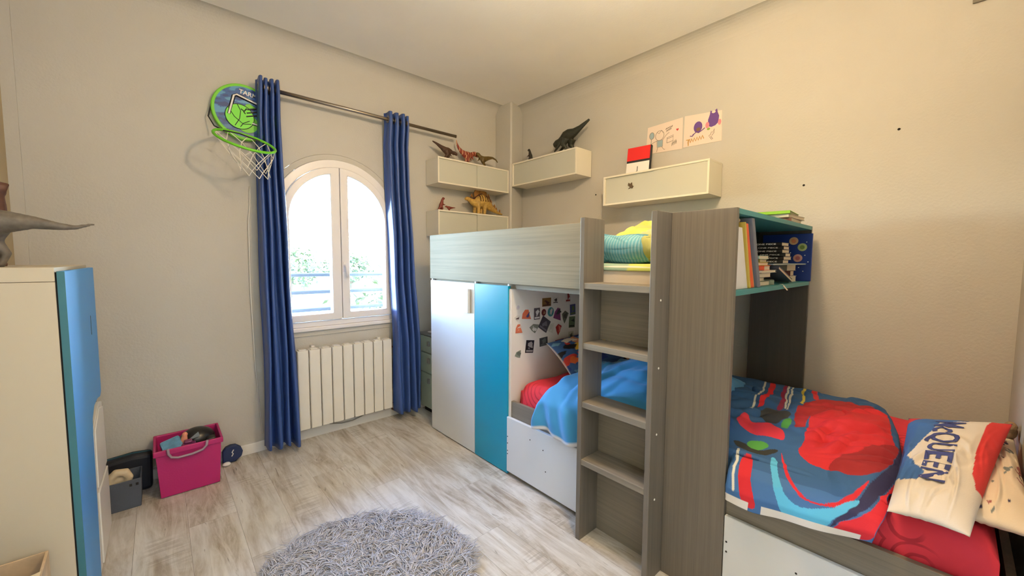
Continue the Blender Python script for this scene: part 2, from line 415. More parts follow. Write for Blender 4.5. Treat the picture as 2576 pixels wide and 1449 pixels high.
# rounded coves between walls and ceiling
def cove(r=0.10, n=8):
    return [(0, 0), (r, 0)] + [(r-r*math.sin(PI/2*i/n), -r+r*math.cos(PI/2*i/n)) for i in range(1, n)] + [(0, -r)]
cv = cove()
tag(mk('trim_2', B().prism([(YB-p[0], HC+p[1]) for p in cv], 'x', XL, XR), M_wall, smooth=False), kind='structure')
tag(mk('trim_3', B().prism([(XR-p[0], HC+p[1]) for p in cv], 'y', YN, YB), M_wall), kind='structure')
tag(mk('trim_4', B().prism([(XL+p[0], HC+p[1]) for p in cv], 'y', YH, YB), M_wall), kind='structure')
tag(mk('baseboard_back', box(XL, YB-0.013, 0.0, 2.48, YB, 0.068), M_white, bevel=0.003), kind='structure')
tag(mk('baseboard_left', box(XL, YN, 0.0, XL+0.013, YB-0.013, 0.068), M_white, bevel=0.003), kind='structure')
for i, (yy, zz) in enumerate(((1.994, 1.82), (0.586, 1.706), (0.217, 1.923))):
    mk('nail_hole', B().lathe([(0.005, -0.001), (0.006, 0.0005), (0.002, 0.0009)], (XR, yy, zz), 10, 'x').xf(Matrix.Translation((-0.0012, 0, 0))), M_dark, wr)

# ------------------------------------------------------------------ the arched window
win = struct('window_1', (WCX, YB, 0.78))
def arcpts(r, x0, x1, n):                                            # along the arch from x0 to x1
    a0 = math.acos(max(-1, min(1, (x0-WCX)/r))); a1 = math.acos(max(-1, min(1, (x1-WCX)/r)))
    return [(WCX+r*math.cos(a0+(a1-a0)*i/n), WCZ+r*math.sin(a0+(a1-a0)*i/n)) for i in range(n+1)]
def frame_path(r, zb, hw=None): return [(WCX-r, zb), (WCX+r, zb)] + arcpts(r, WCX+r, WCX-r, 40)
mk('plaster_reveal', B().ring(frame_path(0.479, 0.765), frame_path(0.441, 0.80), 'y', YB-0.004, YB+0.05), M_wall, win, bevel=0.004)
mk('window_frame', B().ring(frame_path(0.4405, 0.80), frame_path(0.386, 0.838), 'y', YB-0.012, YB+0.07), M_pvc, win, bevel=0.005)
mk('window_sill', box(WCX-0.46, YB-0.028, 0.772, WCX+0.46, YB+0.02, 0.80), M_pvc, win, bevel=0.006)
mk('sill_apron', box(WCX-0.44, YB-0.008, 0.735, WCX+0.44, YB+0.0, 0.771), M_wall, win, bevel=0.003)
M_glass = glass_mat()
def casement(sgn):
    ro, ri = 0.3845, 0.336; zb, zi = 0.842, 0.892; c0 = 0.0018
    xi = 0.066 if sgn < 0 else 0.058
    if sgn < 0:
        outer = [(WCX-ro, zb), (WCX-c0, zb)] + arcpts(ro, WCX-c0, WCX-ro, 20)
        inner = [(WCX-ri, zi), (WCX-xi, zi)] + arcpts(ri, WCX-xi, WCX-ri, 20)
    else:
        outer = [(WCX+ro, zb), (WCX+c0, zb)] + arcpts(ro, WCX+c0, WCX+ro, 20)
        inner = [(WCX+ri, zi), (WCX+xi, zi)] + arcpts(ri, WCX+xi, WCX+ri, 20)
    c = mk('casement', B().ring(outer, inner, 'y', YB-0.03, YB+0.04), M_pvc, win, bevel=0.006)
    mk('pane', B().prism(inner, 'y', YB+0.005, YB+0.010), M_glass, c)
    return c
casement(-1); cR = casement(1)
mk('meeting_strip', box(WCX-0.012, YB+0.041, 0.842, WCX+0.012, YB+0.055, 1.935), M_dark, win)
hb = B().box(1.013, YB-0.038, 1.19, 1.035, YB-0.030, 1.262); h = mk('handle', hb, M_pvc, cR, bevel=0.004)
mk('lever', B().tube([(1.024, YB-0.036, 1.235), (1.024, YB-0.062, 1.235), (1.026, YB-0.068, 1.226), (1.030, YB-0.068, 1.19), (1.032, YB-0.066, 1.15)], [0.009, 0.009, 0.0095, 0.0095, 0.008], 10), M_pvc, h, smooth=True)

# ------------------------------------------------------------------ outside
M_ground = mat('dry_ground', (150, 148, 120), rough=0.9, var=0.25, vscale=0.4)
gr = B(); n = 24
gx = np.linspace(-40, 44, n); gy = np.linspace(3.45, 110, n); GX, GY = np.meshgrid(gx, gy, indexing='ij')
GZ = -2.6 + 0.02*(GY-3) + 0.35*wob(GX, GY, 3, 0.15)*np.minimum(GY/20, 3)
go = mk('garden_ground', B().grid(np.dstack([GX, GY, GZ])), M_ground, smooth=True); tag(go, kind='structure')
M_rail = mat('railing_grey', (62, 64, 70), rough=0.5)
rl = thing('window_railing', 'grey metal railing of horizontal bars outside the arched window', 'railing', (WCX, 3.50, 0.70))
for z in (1.155, 1.013, 0.868): mk('bar', B().tube([(0.45, 3.50, z), (1.60, 3.50, z-0.004)], 0.016, 10), M_rail, rl, smooth=True)
mk('post', B().box(1.085, 3.488, 0.70, 1.113, 3.512, 1.17), M_rail, rl)
for xx in (0.46, 1.59): mk('post', B().box(xx-0.012, 3.488, 0.70, xx+0.012, 3.512, 1.17), M_rail, rl)
mk('ledge', box(0.3, 3.331, 0.60, 1.75, 3.56, 0.70), M_wall, rl)
M_leaf = mat('garden_leaves', (50, 62, 34), rough=0.6, var=0.4, vscale=3); M_bark = mat('bark', (60, 52, 44), rough=0.9, var=0.3, vscale=20)
def tree(name, label, cat, x, y, zb, h, r, seed, group=None):
    g = np.random.default_rng(seed); t = thing(name, label, cat, (x, y, zb), group)
    mk('trunk', B().tube([(x, y, zb), (x+0.1, y, zb+h*0.35), (x-0.05, y+0.1, zb+h*0.75)], [r*0.09, r*0.06, r*0.03], 8), M_bark, t, smooth=True)
    N = 1100; d = g.normal(size=(N, 3)); d /= np.linalg.norm(d, axis=1)[:, None]
    lump = 1+0.35*np.sin(d[:, 0]*5+seed)*np.cos(d[:, 2]*4+seed*2)
    c = np.array([x, y, zb+h*0.62]) + d*(r*lump*g.uniform(0.55, 1.0, N))[:, None]*np.array([1, 1, h*0.42/r])
    a = g.normal(size=(N, 3)); a /= np.linalg.norm(a, axis=1)[:, None]; b2 = np.cross(a, g.normal(size=(N, 3))); b2 /= np.linalg.norm(b2, axis=1)[:, None]
    L = r*0.10; Q = np.stack([c-a*L, c+b2*L*0.4, c+a*L, c-b2*L*0.4], 1).reshape(-1, 3)
    f = mk('foliage', (Q, (np.arange(N*4).reshape(N, 4)).tolist()), M_leaf, t); f['kind'] = 'stuff'
    return t
tree('garden_tree', 'leafy green garden tree low behind the right window pane', 'tree', 3.4, 8.6, -2.5, 3.3, 1.0, 1)
tree('garden_tree', 'pale leafy garden tree low behind the left window pane', 'tree', 1.5, 9.9, -2.5, 3.0, 0.9, 2)
tree('distant_tree', 'distant dark tree on the skyline behind the left window pane', 'tree', 8.3, 38, -2.0, 4.2, 2.6, 5)
tree('distant_tree', 'distant tree on the skyline behind the right window pane', 'tree', 14.2, 40, -2.0, 3.9, 2.4, 6)
# ------------------------------------------------------------------ curtain rod and curtains
M_steel = mat('brushed_steel', (150, 140, 128), rough=0.35, metal=1.0)
YC, ZR = 2.93, 2.343
rod = thing('curtain_rod', 'long brushed steel curtain rod above the arched window', 'curtain rod', (1.2, YC, ZR))
mk('rod_tube', B().tube([(0.518, YC, ZR), (1.955, YC, ZR)], 0.0125, 14), M_steel, rod, smooth=True)
mk('end_cap', B().lathe([(0.0135, 1.955), (0.0135, 1.962), (0.010, 1.964)], (0, YC, ZR), 14, 'x'), M_steel, rod)
mk('end_cap', B().lathe([(0.010, 0.510), (0.0135, 0.512), (0.0135, 0.519)], (0, YC, ZR), 14, 'x'), M_steel, rod)
for xx in (0.56, 1.44):
    mk('bracket', B().tube([(xx, YB, ZR-0.025), (xx, YC+0.01, ZR-0.025), (xx, YC, ZR-0.018)], 0.006, 8).box(xx-0.012, YB-0.004, ZR-0.05, xx+0.012, YB, ZR), M_steel, rod)

def curtain_mat():
    M = mat('blue_curtain_cloth', (54, 82, 146), rough=0.44, spec=0.5, sheen=0.0)
    nt = M.node_tree; N = nt.nodes; L = nt.links
    g = N.new('ShaderNodeTexCoord'); w = N.new('ShaderNodeTexNoise'); w.inputs['Scale'].default_value = 420; L.new(g.outputs['Object'], w.inputs['Vector'])
    b = N.new('ShaderNodeBump'); b.inputs['Strength'].default_value = 0.08; b.inputs['Distance'].default_value = 0.001
    L.new(w.outputs['Fac'], b.inputs['Height']); L.new(b.outputs[0], N['Principled BSDF'].inputs['Normal'])
    return M
M_cur = curtain_mat()
def curtain(label, xt0, xt1, xb0, xb1, waves, amp_t, amp_b, seed, zb):
    t = thing('curtain', label, 'curtain', ((xt0+xt1)/2, YC, zb), 'blue eyelet curtains')
    nu, nv = 150, 70; u = np.linspace(0, 1, nu); v = np.linspace(0, 1, nv); Uu, Vv = np.meshgrid(u, v, indexing='ij')
    z = ZR+0.055 - (ZR+0.055-zb)*Vv
    ph = 2*PI*waves*Uu + 0.5*np.sin(Uu*7+seed)*Vv
    amp = amp_t+(amp_b-amp_t)*np.clip(Vv*1.3, 0, 1)
    x0 = xt0+(xb0-xt0)*Vv**0.8; x1 = xt1+(xb1-xt1)*Vv**0.8
    xx = x0+(x1-x0)*(Uu+0.035*np.sin(2*ph)*(1-0.5*Vv)) + 0.006*np.sin(Vv*9+Uu*12+seed)*Vv
    yy = YC + amp*np.cos(ph)*(0.75+0.25*np.sin(Uu*9+seed)) + 0.012*np.sin(Vv*6+Uu*5+seed)*Vv
    z = z + 0.012*np.sin(ph*0.5+seed)*Vv**6
    yy = yy + 0.028*np.clip((Vv-0.04)/0.06, 0, 1)*np.clip((0.40-Vv)/0.15, 0, 1)
    yy = yy - 0.045*np.clip((Vv-0.55)/0.2, 0, 1)                     # pushed forward by the radiator
    yy = np.minimum(yy, YB-0.016)
    mk('cloth', B().grid(np.dstack([xx, yy, z])), M_cur, t, smooth=True, solid=0.0015)
    iv = 1
    for i in range(int(2*waves)+1):                                # eyelets where the cloth crosses the rod
        ui = (i+0.5)/(2*waves)
        if ui > 1: break
        xe = float(np.interp(ui, u, xx[:, iv]))
        mk('eyelet', B().ring([(YC+0.026*math.cos(a), ZR+0.026*math.sin(a)) for a in np.linspace(0, 2*PI, 20)[:-1]],
                              [(YC+0.018*math.cos(a), ZR+0.018*math.sin(a)) for a in np.linspace(0, 2*PI, 20)[:-1]], 'x', xe-0.003, xe+0.003), M_steel, t)
    return t
curtain('long blue eyelet curtain bunched at the left of the window beside the toy hoop', 0.500, 0.622, 0.468, 0.668, 4, 0.050, 0.062, 0.7, 0.052)
curtain('long blue eyelet curtain bunched at the right of the window near the wardrobe', 1.335, 1.505, 1.365, 1.562, 3.5, 0.050, 0.056, 2.1, 0.062)

# ------------------------------------------------------------------ basketball hoop toy
hr = 0.169; HCN = Vector((0.44, 2.99, 2.187)); phi = 0.145
er = Vector((math.cos(phi), 0, -math.sin(phi))); eu = Vector((math.sin(phi), 0, math.cos(phi)))
hp = thing('basketball_hoop', 'round green and blue toy basketball hoop on the wall left of the window', 'basketball hoop', (HCN.x, YB, HCN.z-hr))
def hpt(u, v, y=0.0): return (HCN + er*u + eu*v + Vector((0, y, 0)))[:]
def disc_pts(r, n=48): return [(r*math.cos(2*PI*i/n), r*math.sin(2*PI*i/n)) for i in range(n)]
def hplate(pts, y0, y1):
    n = len(pts); V = [hpt(p[0], p[1], y0) for p in pts]+[hpt(p[0], p[1], y1) for p in pts]
    return B().add(V, [tuple(range(n)), tuple(range(2*n-1, n-1, -1))]+[(i, n+i, n+(i+1) % n, (i+1) % n) for i in range(n)])
M_green = mat('toy_green', (108, 196, 40), rough=0.45); M_lime = mat('ball_lime', (110, 214, 52), rough=0.45)
M_tblack = mat('print_black', (24, 28, 36), rough=0.6); M_twhite = mat('print_white', (228, 228, 226), rough=0.5)
mk('board_rim', hplate(disc_pts(hr), 0.0, 0.034), M_green, hp, bevel=0.005)
G = 90; gu = np.linspace(-1, 1, G); P2 = []
rr = np.linspace(0, 0.152, 60); aa = np.linspace(0, 2*PI, 181)
RR, AA = np.meshgrid(rr, aa, indexing='ij'); UU = RR*np.cos(AA); VV = RR*np.sin(AA)
pt = Paint(np.column_stack([UU.ravel(), VV.ravel()])*100, (28, 82, 148))
nz = wob(UU*40, VV*95, 5, 1.2).ravel(); pt.mix((nz > 0.10).astype(float), (74, 140, 186)); pt.mix((nz < -0.22).astype(float), (16, 52, 112))
pt.mix((pt.P[:, 1] < -9).astype(float)*0.6, (18, 74, 130))
mk('printed_face', B().grid(np.dstack([HCN.x+er.x*UU+eu.x*VV, np.full_like(UU, HCN.y-0.001), HCN.z+er.z*UU+eu.z*VV])), mat_print('hoop_print', rough=0.4, bump=0), hp, colors=pt.c)
def hstroke(pts, w, y, thick=0.001): return hplate_poly(pts, w, y, thick)
def hline(pts, w, y):
    b = B()
    b.tube([hpt(p[0], p[1], y) for p in pts], w/2, 6, flat=1.0); return b
# painted target frame and ball, as thin raised print
fr = [(-0.078, -0.04), (-0.066, 0.078), (-0.052, 0.089), (0.066, 0.071), (0.080, 0.055), (0.088, -0.03), (0.075, -0.055), (0.045, -0.055)]
mk('target_outline', hline(fr, 0.021, -0.001), M_tblack, hp)
mk('target_frame', hline(fr, 0.016, -0.004), M_twhite, hp)
mk('stripe', hplate([(0.0, 0.05), (0.02, 0.06), (0.055, 0.045), (-0.01, 0.0)], -0.004, -0.001), M_green, hp)
for dv in (0.0, -0.022, -0.044):
    mk('speed_line', hline([(0.01, 0.02+dv), (0.085, 0.058+dv)], 0.010, -0.004), M_tblack, hp)
mk('ball_shadow', hplate([(0.02+0.058*c, -0.062+0.058*s) for c, s in disc_pts(1, 32)], -0.004, -0.001), M_green, hp)
bl = mk('ball_disc', hplate([(-0.022+0.074*c, -0.036+0.074*s) for c, s in disc_pts(1, 40)], -0.006, -0.001), M_lime, hp)
mk('ball_seam', hline([(-0.022+0.0745*c, -0.036+0.0745*s) for c, s in disc_pts(1, 40)]+[(0.0525, -0.036)], 0.004, -0.006), M_tblack, bl)
mk('ball_seam', hline([(-0.086, 0.0), (-0.05, -0.045), (0.0, -0.075), (0.04, -0.062)], 0.004, -0.007), M_tblack, bl)
mk('ball_seam', hline([(-0.045, 0.036), (-0.022, 0.0), (-0.022, -0.05), (-0.04, -0.097)], 0.004, -0.007), M_tblack, bl)
mk('ball_seam', hline([(-0.012, -0.096), (0.0, -0.07), (0.03, -0.045)], 0.004, -0.007), M_tblack, bl)
mk('ball_mark', hline([(-0.022, 0.012), (-0.004, 0.004), (0.006, 0.024)], 0.007, -0.007).tube([hpt(-0.008, 0.002, -0.007), hpt(0.004, -0.01, -0.007)], 0.003, 6), M_tblack, bl)
tv = text_on('TARMAK', 0.036, hpt(0.028, 0.116, -0.003), er[:], eu[:], bold=0.02)
mk('lettering', tv, M_twhite, hp)
dl, rho = 0.50, 0.152
outv = Vector((0, -1, 0))*math.cos(dl) - eu*math.sin(dl)
rc = HCN - eu*0.115 + outv*(rho+0.085)
mk('rim', B().tube([(rc+er*rho*math.cos(a)+outv*rho*math.sin(a))[:] for a in np.linspace(0, 2*PI, 41)[:-1]], 0.0075, 8, closed=True), M_green, hp, smooth=True)
for s_ in (-1, 1):
    mk('strut', B().tube([(HCN-eu*0.135+er*0.07*s_)[:], (rc+er*rho*0.75*s_-outv*rho*0.66)[:]], 0.006, 8), M_green, hp)
mk('bungee', B().tube([hpt(-0.165, -0.01, 0.02), hpt(-0.172, -0.09, 0.0), hpt(-0.14, -0.145, -0.03), (rc-er*0.1-outv*0.1)[:], (rc-er*0.02-outv*0.14)[:], (rc+er*0.08-outv*0.10)[:]], 0.004, 6), M_tblack, hp)
M_net = mat('net_cord', (226, 222, 214), rough=0.8)
nb = B(); nc = 9
def netp(i, lv):
    a = 2*PI*i/nc; k_ = [1.0, 0.86, 0.68, 0.52, 0.50][lv]; d = [0, 0.045, 0.095, 0.14, 0.175][lv]
    p = rc+er*rho*k_*math.cos(a)+outv*rho*k_*math.sin(a)+Vector((0, 0, -d))+Vector((0.04, 0.02, 0))*(d/0.175)*1.2
    return p[:]
for i in range(nc):
    for lv in range(4):
        h0 = 0.5*(lv % 2); nb.tube([netp(i+h0, lv), netp(i+h0+0.5, lv+1)], 0.0022, 5); nb.tube([netp(i+h0, lv), netp(i+h0-0.5, lv+1)], 0.0022, 5)
mk('net', nb, M_net, hp)

# ------------------------------------------------------------------ radiator
M_rad = mat('radiator_enamel', (226, 222, 212), rough=0.4, var=0.03, vscale=8)
rd = thing('radiator', 'white finned wall radiator under the arched window', 'radiator', (1.0, 2.97, 0.09))
fw_ = 0.0755; xs0 = 1.352-9*fw_
for i in range(9):
    a = xs0+i*fw_
    f = mk('fin', B().prism([(a+0.002, 2.995), (a+0.002, 2.932), (a+0.006, 2.926), (a+fw_-0.008, 2.926), (a+fw_-0.004, 2.932), (a+fw_-0.004, 2.995)], 'z', 0.103, 0.655), M_rad, rd, bevel=0.003)
    mk('fin_cap', box(a+0.014, 2.94, 0.655, a+fw_-0.016, 2.99, 0.661), M_rad, f, bevel=0.002)
for z0 in (0.56, 0.15): mk('collector', box(xs0+0.01, 2.95, z0, 1.345, 2.985, z0+0.04), M_rad, rd)
for xx in (0.79, 1.27): mk('wall_bracket', box(xx-0.01, 2.99, 0.60, xx+0.01, YB, 0.672), M_rad, rd)
mk('valve', B().lathe([(0.010, 0.085), (0.018, 0.09), (0.019, 0.20), (0.022, 0.21), (0.022, 0.235), (0.016, 0.245)], (1.383, 2.965, 0), 14), mat('valve_cream', (222, 214, 196), rough=0.5), rd, smooth=False)
mk('pipe', B().tube([(1.345, 2.965, 0.13), (1.383, 2.965, 0.13), (1.383, 2.965, 0.06), (1.383, 3.02, 0.06)], 0.008, 8).tube([(1.345, 2.97, 0.585), (1.395, 2.97, 0.585), (1.395, 2.985, 0.57), (1.395, 2.99, 0.25)], 0.007, 8), mat('copper_dull', (140, 104, 84), rough=0.5, metal=0.6), rd)
cb_ = [(0.86, 3.012, 0.088), (0.90, 3.011, 0.070), (0.98, 3.010, 0.052), (1.06, 3.010, 0.050), (1.13, 3.010, 0.066), (1.19, 3.010, 0.092), (1.22, 3.0, 0.115)]
tag(mk('power_cable', B().tube(cb_, 0.0045, 6), mat('grey_cable', (150, 148, 142), rough=0.6), smooth=True), 'thin grey cable looping along the baseboard below the radiator', 'cable')
cb2 = [(0.455, 3.02, 1.74), (0.452, 3.02, 1.62), (0.440, 3.02, 1.52), (0.436, 3.02, 1.1), (0.445, 3.02, 0.6), (0.47, 3.02, 0.12)]
tag(mk('cord', B().tube(cb2, 0.004, 6), mat('white_cord', (222, 220, 214), rough=0.6), smooth=True), 'thin white cord hanging on the wall beside the left curtain', 'cord')

# ------------------------------------------------------------------ drawer tower in the far corner
M_frost = mat('frosted_green', (176, 196, 184), rough=0.3); M_tow = mat('tower_grey', (150, 152, 152), rough=0.5)
tw = thing('drawer_tower', 'narrow drawer tower with frosted green fronts between wardrobe and window wall', 'drawer unit', (1.80, 2.80, 0.0))
mk('carcass', box(1.645, 2.64, 0.04, 2.05, 2.985, 0.655), M_tow, tw, bevel=0.004)
mk('top_panel', box(1.63, 2.63, 0.655, 2.06, 2.99, 0.675), M_tow, tw, bevel=0.003)
mk('plinth', box(1.66, 2.65, 0.0, 2.04, 2.97, 0.04), M_dark, tw)
for z0, z1 in ((0.515, 0.648), (0.345, 0.507), (0.05, 0.337)):
    d = mk('drawer', box(1.628, 2.645, z0, 1.645, 2.98, z1), M_frost, tw, bevel=0.003)
    mk('knob', box(1.612, 2.822, z1-0.075, 1.628, 2.852, z1-0.035), M_tow, d, bevel=0.003)
tag(mk('glass_jar', B().lathe([(0.02, 0.675), (0.022, 0.68), (0.022, 0.74), (0.018, 0.745)], (1.72, 2.80, 0), 14), mat('jar_glass', (196, 196, 190), rough=0.2), smooth=False), 'small pale jar standing on the drawer tower', 'jar')
tag(mk('small_dish', B().lathe([(0.018, 0.675), (0.03, 0.682), (0.032, 0.686)], (1.67, 2.87, 0), 14), M_twhite), 'tiny white dish on the drawer tower edge', 'dish')
# ------------------------------------------------------------------ bunk bed with wardrobe, ladder and bookcase
XB = 1.51; XE = 2.60
W_v = wood_mat('grey_wood_upright', (112, 105, 97), (92, 87, 80), 'z', rough=0.42)
W_y = wood_mat('grey_wood_long', (128, 121, 110), (108, 102, 93), 'y', rough=0.6)
W_x = wood_mat('grey_wood_cross', (126, 119, 105), (108, 102, 90), 'x', rough=0.45)
M_door = mat('white_laminate', (212, 216, 222), rough=0.32)
M_teal = mat('teal_laminate', (0, 140, 176), rough=0.30)
M_tealb = mat('teal_board', (56, 138, 146), rough=0.45)
bed = thing('bunk_bed', 'grey wood bunk bed with white and teal wardrobe doors, ladder and bookcase', 'bunk bed', (2.0, 1.2, 0.0))
W_rail = wood_mat('grey_wood_rail', (138, 130, 112), (118, 110, 94), 'y', rough=0.6)
W_rail.node_tree.nodes['Principled BSDF'].inputs['Specular IOR Level'].default_value = 0.25
mk('guard_rail', box(XB, 1.102, 1.143, XB+0.02, 2.606, 1.461), W_rail, bed, bevel=0.0015)
mk('upper_base', box(XB+0.02, 0.80, 1.115, XE, 2.585, 1.142), W_y, bed)
mk('end_panel', box(XB+0.02, 2.586, 0.0, XE, 2.606, 1.461), M_door, bed)
mk('back_rail', box(XE-0.02, 0.80, 1.1425, XE, 2.585, 1.42), W_y, bed)
# wardrobe
wd = mk('wardrobe_body', box(XB+0.02, 1.7185, 0.03, XE, 2.58, 1.10), M_door, bed)
d1 = mk('wardrobe_door', box(XB-0.004, 2.048, 0.008, XB+0.016, 2.592, 1.131), M_door, bed, bevel=0.0015)
hd = mk('handle', box(XB-0.020, 2.098, 0.935, XB-0.004, 2.150, 1.092), M_door, d1, bevel=0.002)
mk('recess_shadow', box(XB-0.0045, 2.054, 0.935, XB-0.0038, 2.092, 1.092), mat('recess_shadow_grey', (176, 168, 156), rough=0.6), d1)  # flat plate on the door, shadow beside the handle put into its colour
mk('teal_door', box(XB-0.004, 1.7185, 0.006, XB+0.016, 2.044, 1.131), M_teal, bed, bevel=0.0015)
for yy in (2.58, 2.045, 1.722): mk('spacer', box(XB+0.001, yy-0.006, 1.1315, XB+0.014, yy+0.006, 1.1425), M_door, bed)
mk('magnet_board', box(XB+0.004, 1.700, 0.03, XE-0.02, 1.718, 1.114), mat('magnet_board_white', (226, 224, 224), rough=0.4), bed)
# ladder
XS = 1.385
for y0, y1 in ((1.0785, 1.1015), (0.7445, 0.7665)):
    st = mk('ladder_stile', box(XS, y0, 0.0, 1.532, y1, 1.468), W_v, bed, bevel=0.0015)
    if y0 < 0.8:
        for zc in (1.13, 0.865, 0.600, 0.334):
            mk('screw_cap', B().lathe([(0.004, -0.0015), (0.0045, 0.0), (0.003, 0.001)], (1.4305, y0, zc), 8, 'y'), M_twhite, st)
for z in (1.183, 0.917, 0.651, 0.385):
    mk('tread', box(XS+0.002, 0.767, z-0.026, 1.515, 1.078, z), W_y, bed, bevel=0.0015)
for z0, z1 in ((0.918, 1.1565), (0.386, 0.6245), (0.0, 0.3585)):
    mk('ladder_back', box(1.515, 0.767, z0, 1.530, 1.078, z1), W_y, bed)
# bookcase end
mk('side_panel', box(1.498, 0.511, 0.0, 1.520, 0.744, 1.468), W_v, bed, bevel=0.0015)
mk('side_panel', box(2.580, 0.515, 0.0, XE, 0.790, 1.468), wood_mat('grey_wood_shaded', (70, 67, 62), (60, 57, 53), 'z'), bed, bevel=0.0015)  # second panel matches the first; its wood is darkened for the shadow there
mk('bookcase_top', box(1.520, 0.513, 1.448, 2.580, 0.760, 1.467), M_tealb, bed, bevel=0.001)
mk('bookcase_shelf', box(1.520, 0.513, 1.157, 2.580, 0.760, 1.177), M_tealb, bed, bevel=0.001)
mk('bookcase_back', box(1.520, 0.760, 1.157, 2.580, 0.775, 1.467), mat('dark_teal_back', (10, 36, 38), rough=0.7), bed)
# lower bed
mk('lower_rail', box(1.518, -0.135, 0.34, 1.538, 1.699, 0.452), W_y, bed, bevel=0.001)
mk('lower_base', box(1.538, -0.125, 0.30, XE-0.02, 1.699, 0.35), W_y, bed)
mk('foot_panel', box(1.52, -0.155, 0.0, XE, -0.136, 0.452), W_v, bed)
for i, (y0, y1) in enumerate(((1.103, 1.7175), (-0.15, 0.509))):
    fb = mk('front_board', box(1.499, y0, 0.027, 1.517, y1, 0.358), M_door, bed, bevel=0.003)
    spots = [(1.52, 0.285), (1.42, 0.262), (1.40, 0.15), (1.709, 0.24), (1.709, 0.20), (1.709, 0.155), (1.709, 0.135)] if i == 0 else [(0.499, 0.262), (0.498, 0.225), (0.288, 0.272)]
    for yy, zz in spots:
        mk('peg_hole', B().lathe([(0.0035, 0.0), (0.003, -0.0012)], (1.499, yy, zz), 8, 'x'), M_dark, fb)
mk('floor_board', box(1.535, -0.12, 0.05, 2.55, 1.69, 0.07), M_dark, bed)

# ------------------------------------------------------------------ bedding: upper bunk
M_sheetw = mat('white_mattress', (222, 212, 200), rough=0.85, bump=0.1)
tag(mk('mattress', box(1.56, 0.81, 1.1435, 2.57, 2.57, 1.262), M_sheetw, bevel=0.02, seg=3), 'white mattress on the top bunk behind the ladder', 'mattress')
def cushion_geo(L, Wd, T, n=64, p=4.0, seed=0, wr=0.006, pinch=0.10):
    """closed pillow: top and bottom sheets; returns geometry and (u,v) per vertex, local, centred"""
    u = np.linspace(-1, 1, n); Uu, Vv = np.meshgrid(u, u, indexing='ij')
    prof = np.clip((1-np.abs(Uu)**p)*(1-np.abs(Vv)**p), 0, 1)**0.55
    sx = 1-pinch*(1-np.abs(Vv)**2)*np.abs(Uu)**6*0.6; sy = 1-pinch*(1-np.abs(Uu)**2)*np.abs(Vv)**6*0.6
    w = wob(Uu*4, Vv*4, seed, 1.2)*wr*prof + wob(Uu*9, Vv*9, seed+1, 1.2)*wr*0.5*prof + crease(Uu, Vv, seed+7, 26, (-1, 1, -1, 1), 0.4, 0.06, 0.011)*prof
    top = np.dstack([Uu*L/2*sx, Vv*Wd/2*sy, prof*T/2+w]); bot = np.dstack([Uu*L/2*sx, Vv*Wd/2*sy, -prof*T/2+w*0.5])
    b = B().grid(top); b.grid(bot, flip=True)
    uv = np.column_stack([Uu.ravel(), Vv.ravel()]); return b, np.vstack([uv, uv]), Uu.size
def cloth_sheet(name, P, mt, parent=None, colors=None, thick=0.012):
    return mk(name, B().grid(P), mt, parent, smooth=True, colors=colors, solid=thick)
# sheet
nu, nv = 40, 40; Y, X = np.meshgrid(np.linspace(0.80, 1.30, nu), np.linspace(1.552, 2.5, nv), indexing='ij')
Z = 1.268+0.004*wob(X*9, Y*14, 3)+0.0
drop = np.clip((1.575-X)/0.02, 0, 1); Z = Z-0.03*drop
ptn = Paint(np.column_stack([Y.ravel(), X.ravel()]), (150, 176, 158)); ptn.poly([(0.7, 1), (0.97, 1), (1.0, 3), (0.7, 3)], (196, 206, 110))
tag(cloth_sheet('bed_sheet', np.dstack([X, Y, Z])[:, ::-1], mat_print('sheet_print'), colors=ptn.c.reshape(nu, nv, 3)[:, ::-1].reshape(-1, 3), thick=0.004), 'pale green and yellow sheet covering the top bunk mattress', 'bed sheet')
# striped folded duvet
nu, nv = 420, 80; t = np.linspace(0, 1, nu); s = np.linspace(0, 1, nv); T, S = np.meshgrid(t, s, indexing='ij')
Y = 0.83+0.46*T; a = -0.35*PI+1.15*PI*S                             # a rolled bulk seen from the side
rb = 0.062*(1-0.25*np.clip((0.35-T)/0.35, 0, 1))*(1+0.12*wob(T*6, S*4, 8)); cz = 1.277+rb*0.93
X = 1.66-rb*1.1*np.cos(a-0.2)+0.02*wob(T*5, S*3, 9); Zd = cz+rb*np.sin(a)+0.010*wob(T*9, S*7, 2)+crease(T, S, 91, 22, (0, 1, 0, 1), 0.16, 0.03, 0.012)
X = np.where(S > 0.72, X+(S-0.72)*1.6, X); Zd = np.where(S > 0.72, Zd-(S-0.72)*0.05, Zd); Zd = np.maximum(Zd, 1.2785)
ptn = Paint(np.column_stack([T.ravel(), S.ravel()]), (92, 158, 178))
str_ = (np.sin(T.ravel()*190+S.ravel()*6) > 0.1).astype(float); ptn.mix(str_*0.4, (176, 206, 206))
ptn.mix(((S.ravel() > 0.66)).astype(float)*0.9, (70, 134, 158)); ptn.mix((T.ravel() < 0.20+0.12*(S.ravel()-0.4)).astype(float)*0.9, (168, 166, 84))
tag(cloth_sheet('folded_duvet', np.dstack([X, Y, Zd]), mat_print('striped_print'), colors=ptn.c, thick=0.01), 'light blue striped duvet folded at the edge of the top bunk', 'duvet')
b, uv, _n = cushion_geo(0.62, 0.50, 0.17, 40, seed=3, wr=0.02)
ptn = Paint(uv, (226, 212, 104)); ptn.mix(np.clip(wob(uv[:, 0]*5, uv[:, 1]*5, 6)*1.5, 0, 1)*0.5, (208, 206, 140)); ptn.poly([(-1, -1), (0, -1), (-0.4, 0.2), (-1, 0.3)], (176, 186, 132))
b.xf(Matrix.Translation((2.02, 1.04, 1.375)) @ Euler((0.10, -0.22, 0.2)).to_matrix().to_4x4())
